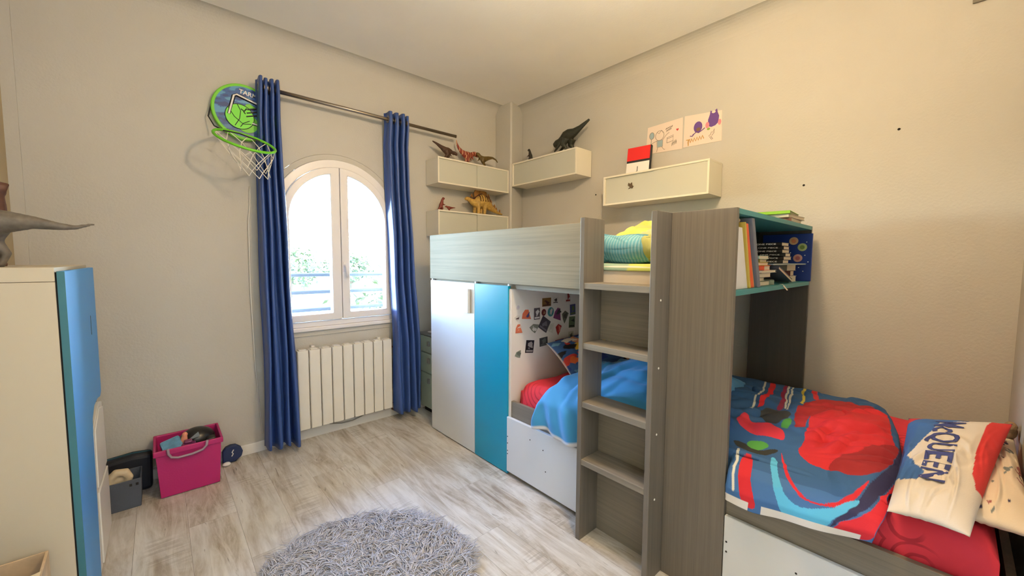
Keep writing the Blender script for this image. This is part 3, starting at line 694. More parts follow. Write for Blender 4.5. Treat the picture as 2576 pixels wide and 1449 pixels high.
tag(mk('pillow', b, mat_print('yellow_print'), smooth=True, colors=ptn.c, weld=True), 'crumpled yellow pillow behind the striped duvet on the top bunk', 'pillow')

# ------------------------------------------------------------------ bedding: lower bunk
def red_sheet():
    M = mat('red_fitted_sheet', (208, 48, 66), rough=0.8, bump=0.5, bscale=14)
    nt = M.node_tree; N = nt.nodes; L = nt.links
    g = N.new('ShaderNodeNewGeometry'); v = N.new('ShaderNodeTexVoronoi'); v.inputs['Scale'].default_value = 7.0; v.feature = 'DISTANCE_TO_EDGE'
    n = N.new('ShaderNodeTexNoise'); n.inputs['Scale'].default_value = 3.2; n.inputs['Detail'].default_value = 2
    L.new(g.outputs['Position'], n.inputs['Vector'])
    v2 = N.new('ShaderNodeTexVoronoi'); v2.inputs['Scale'].default_value = 6.0; L.new(g.outputs['Position'], v2.inputs['Vector'])
    w = N.new('ShaderNodeMath'); w.operation = 'MULTIPLY'; w.inputs[1].default_value = 42; L.new(v2.outputs['Distance'], w.inputs[0])
    sn = N.new('ShaderNodeMath'); sn.operation = 'SINE'; L.new(w.outputs[0], sn.inputs[0])
    r = N.new('ShaderNodeMapRange'); r.inputs['From Min'].default_value = 0.55; r.inputs['From Max'].default_value = 0.8; L.new(sn.outputs[0], r.inputs['Value'])
    r2 = N.new('ShaderNodeMapRange'); r2.inputs['From Min'].default_value = 0.46; r2.inputs['From Max'].default_value = 0.54; L.new(n.outputs['Fac'], r2.inputs['Value'])
    ml = N.new('ShaderNodeMath'); ml.operation = 'MULTIPLY'; L.new(r.outputs[0], ml.inputs[0]); L.new(r2.outputs[0], ml.inputs[1])
    mx = N.new('ShaderNodeMix'); mx.data_type = 'RGBA'; mx.inputs[6].default_value = (*lin((212, 50, 70)), 1); mx.inputs[7].default_value = (*lin((172, 32, 52)), 1)
    L.new(ml.outputs[0], mx.inputs[0]); L.new(mx.outputs[2], N['Principled BSDF'].inputs['Base Color'])
    return M
M_red = red_sheet()
def mattress_geo(x0, y0, z0, x1, y1, z1):
    n, m_ = 60, 90; b = B(); u = np.linspace(0, 1, n); v = np.linspace(0, 1, m_); Uu, Vv = np.meshgrid(u, v, indexing='ij')
    def prof(s, k=0.05):                                            # flat top with rounded shoulders
        return np.clip(np.minimum(s, 1-s)/k, 0, 1)
    e = np.sqrt(1-(1-prof(Uu))**2)*np.sqrt(1-(1-prof(Vv, 0.03))**2)
    x = x0+(x1-x0)*Uu; y = y0+(y1-y0)*Vv
    wr = 0.006*wob(x*10, y*10, 4)+0.003*wob(x*26, y*26, 5)
    z = z1-0.05*(1-e)+wr*e
    b.grid(np.dstack([x, y, z]))
    for (fx, rng) in ((0, 1), (-1, 1)):
        line = np.dstack([x[fx], y[fx], z[fx]])[0]; low = line.copy(); low[:, 2] = z0; mid = (line+low)/2
        mid[:, 0] += (-1 if fx == 0 else 1)*(0.010+0.005*np.sin(line[:, 1]*37)+0.004*np.sin(line[:, 1]*71))
        b.grid(np.stack([line, mid, low]), flip=(fx == 0))
    for fy in (0, -1):
        line = np.dstack([x[:, fy], y[:, fy], z[:, fy]])[0]; low = line.copy(); low[:, 2] = z0; mid = (line+low)/2
        mid[:, 1] += (-1 if fy == 0 else 1)*0.010
        b.grid(np.stack([line, mid, low]), flip=(fy == -1))
    return b
tag(mk('mattress', mattress_geo(1.555, -0.118, 0.3505, 2.555, 1.655, 0.568), M_red, smooth=True, weld=True), 'mattress in a red patterned fitted sheet on the lower bunk', 'mattress')

# blue duvet
nu, nv = 130, 110; T, S = np.meshgrid(np.linspace(0, 1, nu), np.linspace(0, 1, nv), indexing='ij')
prof = np.array([(0.00, 1.470, 0.385), (0.05, 1.468, 0.44), (0.11, 1.480, 0.515), (0.17, 1.535, 0.575), (0.26, 1.62, 0.610), (0.45, 1.80, 0.645), (0.7, 2.05, 0.64), (0.9, 2.28, 0.605), (1.0, 2.36, 0.585)])
X = np.interp(S, prof[:, 0], prof[:, 1]); Zb = np.interp(S, prof[:, 0], prof[:, 2])
yl = np.interp(S, [0, 0.12, 0.3, 0.55, 0.8, 1], [1.460, 1.44, 1.385, 1.33, 1.27, 1.22]); yr = 0.69
Y = yl+(yr-yl)*T
bul = 0.115*np.exp(-((Y-0.97)/0.22)**2-((X-1.88)/0.30)**2)
fold = 0.012*wob(X*7, Y*9, 31)+0.007*wob(X*15, Y*18, 32)
edge = np.clip(np.minimum(T, 1-T)/0.06, 0, 1)**0.6
Zb = Zb + (bul+fold*np.clip(S*6, 0.3, 1)+0.03)*edge*np.clip(S/0.16, 0, 1) - 0.012*(1-edge)*np.clip(S/0.2, 0, 1)
Zb = Zb+crease(X, Y, 71, 46, (1.5, 2.3, 0.75, 1.45), 0.11, 0.018, 0.016)*edge*np.clip((S-0.05)/0.1, 0, 1)
Zb = np.where(S < 0.12, Zb+0.012*np.sin(T*17)*(1-S/0.12)+0.05*np.clip((0.10-T)/0.10, 0, 1)*0-0.0, Zb)
X = X - np.where(S < 0.14, 0.010*np.sin(T*40+S*30)+0.009*np.sin(T*23+1+S*14), 0)*np.clip((0.14-S)/0.05, 0, 1)
# inside the ladder the cloth stays behind the rail
ins = np.clip((1.135-Y)/0.02, 0, 1); X = np.where(S < 0.16, X+(1.556-X)*ins, X); Zb = np.where(S < 0.16, Zb+(np.maximum(Zb, 0.48)-Zb)*ins, Zb)
Zb = np.maximum(Zb, np.where(X > 1.56, 0.578, 0.0))
ptn = Paint(np.column_stack([X.ravel(), Y.ravel()]), (46, 134, 194)); ptn.poly([(1.86, 0.93), (1.98, 0.90), (1.98, 0.72), (1.86, 0.72)], (34, 62, 120))
ptn.mix((S.ravel() < 0.018).astype(float), (206, 208, 216))
tag(cloth_sheet('blue_duvet', np.dstack([X, Y, Zb])[::-1], mat_print('blue_duvet_print', rough=0.75, sheen=0.2), colors=ptn.c.reshape(nu, nv, 3)[::-1].reshape(-1, 3), thick=0.010), 'bright blue duvet spilling over the lower bunk rail behind the ladder', 'duvet')

def quad_pillow(c00, c10, c11, c01, T, n=110, seed=1, wr=0.004):
    """pillow spanned by four corner points; u runs c00->c10, v runs c00->c01"""
    c00, c10, c11, c01 = [np.array(c, float) for c in (c00, c10, c11, c01)]
    g = np.linspace(0, 1, n); Uu, Vv = np.meshgrid(g, g, indexing='ij')
    nrm = np.cross(c01-c00, c10-c00); nrm = nrm/np.linalg.norm(nrm)
    def surf(u, v, sgn):
        base = ((1-u)*(1-v))[..., None]*c00+(u*(1-v))[..., None]*c10+(u*v)[..., None]*c11+((1-u)*v)[..., None]*c01
        a, b2 = 2*u-1, 2*v-1; pr = (np.clip((1-np.abs(a)**3.2)*(1-np.abs(b2)**3.2), 0, 1))**0.6
        w = (wr*(wob(u*9, v*9, seed, 1.2)+0.6*wob(u*19, v*19, seed+1, 1.2))+crease(u, v, seed+3, 30, (0, 1, 0, 1), 0.16, 0.03, 0.006))*pr
        inw = 0.03*(1-b2**2)*a*np.abs(a)**4; inv = 0.03*(1-a**2)*b2*np.abs(b2)**4
        return base - inw[..., None]*(c10-c00) - inv[..., None]*(c01-c00) + (sgn*pr*T/2+w)[..., None]*nrm
    b = B().grid(surf(Uu, Vv, 1)); b.grid(surf(Uu, Vv, -1), flip=True)
    uv = np.column_stack([Uu.ravel(), Vv.ravel()]); return b, np.vstack([uv, uv]), surf, nrm
# printed pillow at the far end: abstract comic-coloured patches
b, uv, _s, _n = quad_pillow((1.70, 1.40, 0.628), (2.26, 1.36, 0.64), (2.31, 1.655, 0.80), (1.775, 1.665, 0.765), 0.10, n=90, seed=9); uv = uv*2-1
ptn = Paint(uv, (58, 96, 160)); g = np.random.default_rng(21)
cols = [(214, 98, 50), (236, 190, 70), (40, 70, 150), (200, 60, 54), (226, 160, 120), (110, 160, 200), (30, 30, 40), (224, 214, 200)]
for i in range(46):
    c = g.uniform(-1, 1, 2); r_ = g.uniform(0.08, 0.30); k_ = g.integers(5, 9); a0 = np.sort(g.uniform(0, 2*PI, k_))
    ptn.poly([(c[0]+r_*g.uniform(0.5, 1.2)*math.cos(a), c[1]+r_*g.uniform(0.5, 1.2)*math.sin(a)) for a in a0], cols[i % 8])
ed = (np.maximum(np.abs(uv[:, 0]), np.abs(uv[:, 1])) > 0.985).astype(float); ptn.mix(ed, (222, 216, 210))
tag(mk('pillow', b, mat_print('comic_print'), smooth=True, colors=ptn.c, weld=True), 'pillow with busy orange, blue and yellow print below the magnets', 'pillow')
# printed duvet at the foot end: surface in unwrapped coordinates (s across the bed, t along it)
def duvet_surface(T, S):
    pr = np.array([(0.00, 1.482, 0.446), (0.05, 1.480, 0.490), (0.10, 1.500, 0.535), (0.16, 1.555, 0.575), (0.28, 1.68, 0.605), (0.45, 1.87, 0.625), (0.62, 2.06, 0.635), (0.8, 2.28, 0.625), (0.93, 2.47, 0.605), (1.0, 2.56, 0.585)])
    X = np.interp(S, pr[:, 0], pr[:, 1]); Z = np.interp(S, pr[:, 0], pr[:, 2])
    yr = np.interp(S, [0, 0.16, 0.3, 0.45, 0.62, 0.8, 1], [0.112, 0.095, 0.088, 0.092, 0.115, 0.15, 0.20]); Y = 0.90+(yr-0.90)*T
    e = np.clip((1-T)/0.05, 0, 1)**0.6
    Z = Z + np.clip(S/0.14, 0, 1)*e*(0.012*wob(X*9, Y*11, 41)+0.007*wob(X*19, Y*21, 42)+0.016*np.exp(-((X-1.95)/0.25)**2-((Y-0.22)/0.12)**2)) - 0.012*(1-e)*np.clip(S/0.2, 0, 1)
    Z = Z + crease(X, Y, 83, 60, (1.5, 2.5, 0.1, 0.8), 0.10, 0.016, 0.013)*e*np.clip((S-0.04)/0.1, 0, 1)
    Z = np.where(S < 0.12, Z-0.016*np.sin(PI*np.clip((0.82-Y)/0.72, 0, 1))*(1-S/0.12), Z)
    Z = np.where(S < 0.12, Z+0.042*np.clip((T-0.62)/0.38, 0, 1)*(1-S/0.12), Z)
    X = X - np.where(S < 0.12, 0.006*np.sin(Y*33)*(1-S/0.12), 0)
    Z = np.maximum(Z, np.where(X > 1.56, 0.579, 0.0))
    tk = np.clip((Y-0.495)/0.012, 0, 1); X = X+(np.maximum(X, 1.56)-X)*tk          # tucked behind the side panel
    return np.dstack([X, Y, Z])
nu, nv = 460, 380; T, S = np.meshgrid(np.linspace(0, 1, nu), np.linspace(0, 1, nv), indexing='ij')
dv = Paint(np.column_stack([S.ravel(), T.ravel()]), (44, 88, 140))
dv.mix((S.ravel() < 0.13).astype(float), (58, 104, 164))
dv.poly([(0.612, 0.604), (0.742, 0.637), (0.870, 0.739), (0.860, 0.882), (0.867, 1.000), (0.709, 0.815), (0.516, 0.674), (0.429, 0.667), (0.421, 0.629)], (160, 32, 42), 2)
dv.poly([(0.253, 0.697), (0.308, 0.702), (0.529, 0.672), (0.627, 0.729), (0.734, 0.815), (0.867, 1.000), (0.589, 0.972), (0.461, 0.990), (0.343, 0.975), (0.238, 0.945), (0.203, 0.877), (0.208, 0.792), (0.216, 0.752)], (196, 34, 46), 2)
dv.poly([(0.201, 0.815), (0.291, 0.835), (0.363, 0.887), (0.509, 0.992), (0.449, 0.995), (0.318, 0.972), (0.233, 0.945), (0.201, 0.877)], (146, 26, 36), 2)
dv.poly([(0.637, 1.000), (0.509, 1.000), (0.449, 1.000), (0.331, 1.000), (0.218, 0.990), (0.148, 0.972), (0.085, 0.935), (0.038, 0.877), (0.000, 0.867), (0.045, 0.877), (0.098, 0.907), (0.148, 0.937), (0.218, 0.950), (0.348, 0.980), (0.449, 0.995)], (36, 36, 78), 2)
dv.poly([(0.246, 0.642), (0.173, 0.684), (0.115, 0.747), (0.093, 0.794), (0.095, 0.847), (0.115, 0.880), (0.163, 0.920), (0.226, 0.947), (0.150, 0.932), (0.103, 0.890), (0.088, 0.842), (0.090, 0.784), (0.108, 0.742), (0.160, 0.679)], (200, 32, 48), 2)
dv.poly([(0.188, 0.619), (0.198, 0.644), (0.130, 0.677), (0.078, 0.729), (0.060, 0.784), (0.090, 0.867), (0.120, 0.900), (0.145, 0.937), (0.113, 0.927), (0.055, 0.875), (0.003, 0.857), (0.000, 0.794), (0.000, 0.739), (0.073, 0.689)], (84, 178, 226), 2)
dv.poly([(0.165, 0.526), (0.170, 0.566), (0.140, 0.579), (0.093, 0.591), (0.015, 0.637), (0.010, 0.584), (0.055, 0.559), (0.128, 0.529)], (200, 32, 48), 2)
dv.poly([(0.288, 1.000), (0.256, 1.000), (0.135, 1.000), (0.015, 1.000), (0.000, 0.962), (0.000, 0.875), (0.053, 0.892), (0.088, 0.950), (0.153, 0.982)], (204, 32, 50), 2)
dv.poly([(0.218, 0.451), (0.226, 0.504), (0.206, 0.566), (0.241, 0.627), (0.228, 0.642), (0.193, 0.607), (0.180, 0.561), (0.190, 0.496)], (44, 46, 46), 2)
dv.poly([(0.221, 0.506), (0.251, 0.524), (0.263, 0.571), (0.243, 0.604), (0.206, 0.566)], (76, 150, 66), 2)
dv.poly([(0.491, 0.454), (0.544, 0.499), (0.539, 0.594), (0.499, 0.604), (0.441, 0.569), (0.424, 0.511)], (52, 54, 56), 2)
dv.poly([(0.429, 0.571), (0.499, 0.604), (0.431, 0.619), (0.398, 0.612)], (76, 150, 66), 2)
dv.poly([(0.353, 0.406), (0.431, 0.414), (0.378, 0.469), (0.419, 0.506), (0.393, 0.602), (0.291, 0.642), (0.301, 0.591), (0.283, 0.539), (0.283, 0.491), (0.313, 0.439)], (214, 50, 70), 2)
dv.poly([(1.000, 0.338), (1.000, 0.378), (0.805, 0.444), (0.551, 0.461), (0.519, 0.451), (0.541, 0.436), (0.787, 0.416)], (214, 36, 46), 2)
dv.line([(1.000, 0.308), (0.789, 0.381), (0.596, 0.406), (0.474, 0.429)], 0.012, (214, 214, 206))
dv.line([(1.000, 0.469), (0.799, 0.519), (0.584, 0.554)], 0.012, (214, 214, 206))
dv.line([(1.000, 0.499), (0.782, 0.544), (0.561, 0.576)], 0.012, (214, 214, 206))
dv.line([(0.178, 0.501), (0.145, 0.514), (0.120, 0.514), (0.053, 0.536)], 0.01, (214, 214, 206))
dv.line([(0.932, 0.584), (0.744, 0.612), (0.684, 0.612)], 0.016, (214, 196, 80))
dv.line([(1.000, 0.451), (0.714, 0.516), (0.559, 0.536)], 0.022, (140, 30, 70))
dv.line([(0.957, 0.634), (0.797, 0.664)], 0.03, (200, 40, 50))
dv.mix(((S.ravel() < 0.030) & ((T.ravel() < 0.60) | (T.ravel() > 0.645)) & (T.ravel() < 0.965)).astype(float), (222, 220, 220))
P = duvet_surface(T, S)
dvo = tag(cloth_sheet('printed_duvet', P[::-1], mat_print('racing_print', rough=0.8), colors=dv.c.reshape(nu, nv, 3)[::-1].reshape(-1, 3), thick=0.010), 'blue and red printed duvet with swooshes on the foot of the lower bunk', 'duvet')
def on_cloth(s, size, t0, s0, et, es, bold=0.0):
    """lettering laid on the duvet in (t, s) steps"""
    V, F = text_geo(s, size, bold); t_ = t0+V[:, 0]*et[0]+V[:, 1]*et[1]; s_ = s0+V[:, 0]*es[0]+V[:, 1]*es[1]
    Q = duvet_surface(t_[:, None], s_[:, None])[:, 0, :]; Q = Q+np.array([-0.0025, 0, 0.0015]); return B().add(Q.tolist(), F)
M_ink = mat('navy_print_ink', (40, 50, 92), rough=0.8)
for s_, t0 in (('G', 0.665), ('EN', 0.712), ('McQ', 0.79)):
    mk('lettering', on_cloth(s_, 0.026, t0, 0.015, (0, 1.0), (-0.85, 0)), M_ink, dvo)
# name pillow leaning on the second pillow at the foot end
# u from front of bed to the wall, v from duvet side to the raised side
pc = [(1.475, 0.088, 0.592), (2.10, 0.085, 0.690), (2.20, -0.165, 0.720), (1.470, -0.062, 0.602)]
b, uv, psurf, pn = quad_pillow(pc[0], pc[1], pc[2], pc[3], 0.085, seed=14)
pt = Paint(uv, (216, 206, 194))
pt.poly([(-.1, -.1), (1.1, -.1), (1.1, 0.62), (0.93, 0.62), (0.86, 0.36), (0.72, 0.30), (0.44, 0.10), (0.28, 0.36), (0.20, 0.30), (0.24, 0.0), (0.10, -.1)], (52, 96, 158))
pt.poly([(0.10, -.1), (0.40, -.1), (0.62, 0.0), (0.50, 0.05), (0.30, 0.03)], (36, 38, 84))
pt.poly([(0.86, -.1), (1.1, -.1), (1.1, 0.30), (0.97, 0.20)], (190, 44, 54))
pt.poly([(0.26, 1.1), (0.26, 0.93), (0.36, 0.84), (0.56, 0.80), (0.86, 0.80), (1.1, 0.86), (1.1, 1.1)], (206, 52, 54))
pt.mix((uv[:, 0] > 0.985).astype(float), (52, 54, 110))
npil = tag(mk('name_pillow', b, mat_print('name_print'), smooth=True, colors=pt.c, weld=True), 'white, blue and red pillow lettered in navy on the foot of the bed', 'pillow')
V, F = text_geo('McQUEEN', 1.0, 0.018)
wdt = V[:, 0].max()-V[:, 0].min()
Q = psurf(0.55-V[:, 0]/wdt*0.66, 0.44+V[:, 1]*0.42, 1.0)+pn*0.0022
mk('lettering', B().add(Q.tolist(), F), mat('navy_letters', (54, 64, 122), rough=0.8), npil)
# second pillow, pale with dark doodles
b, uv, s2, n2 = quad_pillow((1.60, -0.05, 0.590), (2.25, -0.03, 0.60), (2.30, -0.178, 0.64), (1.58, -0.178, 0.60), 0.09, seed=23)
pt = Paint(uv, (222, 206, 184)); g = np.random.default_rng(5)
for i in range(34):
    c = g.uniform(0.05, 0.95, 2); a = g.uniform(0, 6.3); L_ = g.uniform(0.02, 0.05); d = np.array([math.cos(a)*0.5, math.sin(a)])
    cc = [(60, 50, 84), (150, 84, 84), (110, 118, 120), (70, 44, 40)][i % 4]
    pt.line([tuple(c-d*L_), tuple(c), tuple(c+d*L_+np.array([0.02, 0.03]))], 0.018, cc)
    if i % 3 == 0: pt.disc(c+0.05, 0.022, cc, 0.05)
tag(mk('doodle_pillow', b, mat_print('doodle_print'), smooth=True, colors=pt.c, weld=True), 'cream pillow with small dark doodles under the lettered pillow', 'pillow')
tag(mk('soft_toy', B().ball((2.30, -0.165, 0.665), (0.04, 0.022, 0.03)).ball((2.27, -0.166, 0.69), (0.022, 0.018, 0.02)), mat('brown_plush', (140, 112, 82), rough=0.95, bump=0.6, bscale=120), remesh=0.006), 'small brown soft toy at the wall end of the cream pillow', 'soft toy')

# ------------------------------------------------------------------ wall shelves with sliding fronts
M_sh = mat('shelf_white', (226, 220, 204), rough=0.45); M_shp = mat('shelf_panel', (190, 190, 178), rough=0.5); M_edge = mat('shelf_edge', (150, 138, 120), rough=0.6)
def wall_shelf(label, frame):
    """frame maps (along, out, up) to world: along 0..0.762, out 0..0.2 from the wall, up 0..0.21"""
    t = thing('wall_shelf', label, 'wall shelf', frame(0.381, 0.1, 0), 'white box shelves with sliding fronts')
    def bx(a0, o0, u0, a1, o1, u1):
        p, q = frame(a0, o0, u0), frame(a1, o1, u1)
        return box(min(p[0], q[0]), min(p[1], q[1]), min(p[2], q[2]), max(p[0], q[0]), max(p[1], q[1]), max(p[2], q[2]))
    L, D, Hh, e = 0.762, 0.20, 0.210, 0.012
    mk('top_board', bx(0, 0.006, Hh-e, L, D, Hh), M_sh, t, bevel=0.001); mk('bottom_board', bx(0, 0.006, 0, L, D, e), M_sh, t, bevel=0.001)
    for a in (0, L-e): mk('side_board', bx(a, 0.006, e, a+e, D, Hh-e), M_sh, t, bevel=0.001)
    mk('back_board', bx(0.002, 0.001, 0.002, L-0.002, 0.006, Hh-0.002), M_edge, t)
    mk('sliding_panel', bx(e, D-0.018, e, 0.41, D-0.013, Hh-e), M_shp, t); p2 = mk('sliding_panel', bx(0.40, D-0.010, e, L-e, D-0.005, Hh-e), M_shp, t)
    return t
sA = wall_shelf('upper white shelf holding three toy dinosaurs beside the window', lambda a, o, u: (1.720+a, YB-o, 1.908+u))
sB = wall_shelf('lower white shelf with the stegosaurus, partly hidden by the bunk rail', lambda a, o, u: (1.720+a, YB-o, 1.482+u))
sC = wall_shelf('white shelf in the far corner holding the big dark dinosaur', lambda a, o, u: (XR-o, 2.042+0.762-a, 1.972-0.004+u))
sD = wall_shelf('white shelf below the pinned drawings with the red and white notebook', lambda a, o, u: (XR-o, 1.018+0.762-a, 1.690+u))
tag(mk('sticker', B().prism([(1.575, 1.79), (1.56, 1.80), (1.578, 1.815), (1.573, 1.832), (1.56, 1.822), (1.548, 1.832), (1.545, 1.812), (1.535, 1.805), (1.545, 1.79), (1.56, 1.796)], 'x', 2.5075-0.0009, 2.5169), mat('sticker_brown', (86, 70, 48), rough=0.6)), 'small dark sticker on the left sliding front of the notebook shelf', 'sticker')

# ------------------------------------------------------------------ toy dinosaurs
def dino(label, loc, heading, scale, col, spine, legs, arms=(), bands=None, name='toy_dinosaur', vox=0.0035, tilt=0.0, extra=None):
    """spine: (forward, up, radius) from tail tip to snout; legs: list of ((fwd,up,side) points, radii)"""
    t = thing(name, label, 'toy dinosaur', loc, 'toy dinosaurs', rot=(0, tilt, heading))
    b = B(); b.tube([(p[0]*scale, 0, p[1]*scale) for p in spine], [max(p[2]*scale*1.28+0.0012, 0.003) for p in spine], 10, flat=0.85)
    for pts, rad in list(legs)+list(arms):
        b.tube([(p[0]*scale, p[2]*scale, p[1]*scale) for p in pts], [max(r*scale*1.25+0.0008, 0.003) for r in rad], 8)
    M = mat('toy_'+label[:24].replace(' ', '_'), col, rough=0.55, var=0.3, vscale=60)
    if bands:
        nt = M.node_tree; N = nt.nodes; L = nt.links; p = N['Principled BSDF']
        tc = N.new('ShaderNodeTexCoord'); sp = N.new('ShaderNodeSeparateXYZ'); L.new(tc.outputs['Object'], sp.inputs[0])
        mu = N.new('ShaderNodeMath'); mu.operation = 'MULTIPLY'; mu.inputs[1].default_value = bands[0]; L.new(sp.outputs[0], mu.inputs[0])
        sn = N.new('ShaderNodeMath'); sn.operation = 'SINE'; L.new(mu.outputs[0], sn.inputs[0])
        gt = N.new('ShaderNodeMath'); gt.operation = 'GREATER_THAN'; gt.inputs[1].default_value = 0.72; L.new(sn.outputs[0], gt.inputs[0])
        mx = N.new('ShaderNodeMix'); mx.data_type = 'RGBA'; mx.inputs[6].default_value = (*lin(col), 1); mx.inputs[7].default_value = (*lin(bands[1]), 1)
        L.new(gt.outputs[0], mx.inputs[0]); L.new(mx.outputs[2], p.inputs['Base Color'])
    mk('body', b, M, t, local=True, remesh=vox)
    if extra: extra(t, scale, M)
    return t
theropod = [(-1.0, 0.62, 0.015), (-0.75, 0.60, 0.04), (-0.45, 0.56, 0.075), (-0.15, 0.52, 0.13), (0.08, 0.52, 0.165), (0.28, 0.56, 0.13), (0.40, 0.63, 0.085), (0.48, 0.66, 0.09), (0.60, 0.64, 0.075), (0.72, 0.61, 0.045)]
def biped(sp=0.09, st=0.10): return [([(0.02+st*k, 0.50, sp*k2), (0.10+st*k, 0.28, sp*1.3*k2), (-0.04+st*k, 0.14, sp*1.2*k2), (0.0+st*k, 0.03, sp*1.2*k2), (0.13+st*k, 0.02, sp*1.2*k2)], [0.13, 0.085, 0.04, 0.04, 0.03]) for k, k2 in ((1, 1), (-1, -1))]
def small_arms(): return [([(0.30, 0.50, 0.10*s_), (0.36, 0.38, 0.11*s_), (0.44, 0.36, 0.10*s_)], [0.04, 0.025, 0.018]) for s_ in (-1, 1)]
quad_legs = [([(x, 0.42, 0.09*s_), (x+0.02, 0.2, 0.11*s_), (x+0.03, 0.02, 0.11*s_)], [0.09, 0.05, 0.045]) for x in (-0.10, 0.22) for s_ in (-1, 1)]
zA, zB, zC = 2.1185, 1.6925, 2.1785
low = [(-0.86, 0.86, 0.02), (-0.6, 0.78, 0.045), (-0.32, 0.66, 0.08), (-0.08, 0.55, 0.13), (0.12, 0.52, 0.15), (0.30, 0.53, 0.10), (0.40, 0.52, 0.06), (0.55, 0.50, 0.075), (0.72, 0.44, 0.05)]
dino('dark brown toy dinosaur with a long raised tail at the shelf end nearest the window', (1.855, 2.92, zA), 0.05, 0.158, (70, 44, 30), low, biped(), small_arms())
curl = [(-0.62, 1.22, 0.015), (-0.60, 1.05, 0.03), (-0.50, 0.86, 0.05), (-0.32, 0.68, 0.085), (-0.08, 0.56, 0.14), (0.12, 0.54, 0.16), (0.30, 0.58, 0.11), (0.42, 0.66, 0.09), (0.56, 0.70, 0.10), (0.70, 0.66, 0.085), (0.80, 0.60, 0.06)]
dino('red toy dinosaur with pale stripes, middle of three on the upper shelf', (2.075, 2.94, zA), 0.0, 0.165, (128, 44, 28), curl, biped(), small_arms(), bands=(230, (196, 150, 112)))
arch_ = [(-1.05, 0.42, 0.02), (-0.9, 0.58, 0.035), (-0.65, 0.66, 0.05), (-0.35, 0.60, 0.09), (-0.08, 0.50, 0.13), (0.14, 0.48, 0.14), (0.32, 0.60, 0.09), (0.42, 0.72, 0.08), (0.56, 0.76, 0.06)]
dino('small olive toy dinosaur facing the striped red one on the upper shelf', (2.225, 2.875, zA), PI-0.1, 0.140, (92, 74, 28), arch_, biped(), small_arms())
upr = [(-0.45, 0.05, 0.02), (-0.30, 0.10, 0.05), (-0.14, 0.28, 0.10), (-0.04, 0.50, 0.13), (0.04, 0.74, 0.10), (0.08, 0.94, 0.07), (0.16, 1.04, 0.085), (0.28, 1.02, 0.06)]
upl = [([(-0.06, 0.30, 0.09*s_), (0.02, 0.16, 0.11*s_), (-0.02, 0.03, 0.10*s_), (0.10, 0.02, 0.10*s_)], [0.10, 0.06, 0.04, 0.03]) for s_ in (-1, 1)]
upa = [([(0.04, 0.62, 0.08*s_), (0.16, 0.52, 0.09*s_), (0.32, 0.52, 0.08*s_)], [0.045, 0.03, 0.02]) for s_ in (-1, 1)]
dino('little red-brown toy dinosaur standing upright on the lower shelf', (1.795, 2.90, zB), 0.0, 0.100, (116, 46, 34), upr, upl, upa, vox=0.0028)
dino('tiny red-brown toy dinosaur lying low beside the upright one', (1.872, 2.90, zB), PI, 0.060, (122, 48, 34), theropod, biped(), (), vox=0.0026)
steg = [(-1.15, 0.10, 0.015), (-0.85, 0.16, 0.04), (-0.55, 0.28, 0.085), (-0.25, 0.46, 0.17), (0.02, 0.54, 0.21), (0.25, 0.46, 0.17), (0.42, 0.44, 0.10), (0.56, 0.52, 0.07), (0.70, 0.56, 0.06), (0.80, 0.53, 0.035)]
def plates(t, sc, M):
    Mp = mat('stego_plates', (140, 96, 42), rough=0.55); Ms = mat('stego_stripe', (70, 40, 24), rough=0.55)
    for i, (f_, u_, h_) in enumerate(((0.46, 0.58, 0.16), (0.30, 0.66, 0.24), (0.14, 0.74, 0.30), (-0.02, 0.76, 0.33), (-0.18, 0.70, 0.27), (-0.34, 0.60, 0.20), (-0.50, 0.46, 0.16), (-0.66, 0.33, 0.12), (-0.80, 0.25, 0.10), (-0.95, 0.20, 0.08))):
        h_ *= 1.25; w_ = h_*0.34; y_ = (0.02 if i % 2 else -0.02)*sc
        pts = [(f_-w_*0.6, u_-0.07), (f_-w_, u_+h_*0.45), (f_, u_+h_), (f_+w_*0.9, u_+h_*0.5), (f_+w_*0.6, u_-0.07)]
        mk('back_plate', B().prism([(p[0]*sc, p[1]*sc) for p in pts], 'y', y_-0.003, y_+0.003), Mp, t, local=True, bevel=0.0015)
    mk('back_ridge', B().tube([(p[0]*sc, 0.02*sc, (p[1]+p[2]*1.18)*sc) for p in steg[2:8]], [0.05*sc]*6, 8), Ms, t, local=True, smooth=True)
    for f_ in (0.20, 0.08, -0.04, -0.16, -0.26):
        mk('stripe', B().tube([(f_*sc, 0.222*sc, 0.50*sc), (f_*sc, 0.185*sc, 0.65*sc), (f_*sc, 0.10*sc, 0.745*sc)], 0.014*sc+0.001, 6), Ms, t, local=True)
dino('yellow and brown toy stegosaurus with tall back plates on the lower shelf', (2.225, 2.915, zB), PI+0.05, 0.235, (186, 150, 74), steg, quad_legs, (), vox=0.004, extra=plates)
dk = [(-0.95, 1.00, 0.03), (-0.80, 0.93, 0.045), (-0.52, 0.80, 0.075), (-0.26, 0.70, 0.12), (-0.02, 0.66, 0.175), (0.18, 0.62, 0.17), (0.36, 0.54, 0.12), (0.48, 0.50, 0.10), (0.62, 0.46, 0.11), (0.76, 0.40, 0.08)]
dka = [([(0.26, 0.52, 0.12*s_), (0.42, 0.30, 0.14*s_), (0.54, 0.20, 0.13*s_), (0.66, 0.12, 0.12*s_)], [0.06, 0.045, 0.035, 0.02]) for s_ in (-1, 1)]
dino('large dark green toy dinosaur bending forward on the far corner shelf', (2.585, 2.19, zC), PI/2, 0.215, (42, 44, 34), dk, biped(0.10, 0.08), dka, vox=0.004)
dino('small blackish toy dinosaur sitting on the far corner shelf', (2.575, 2.64, zC), PI/2, 0.105, (36, 32, 24), upr, upl, upa, vox=0.0028)
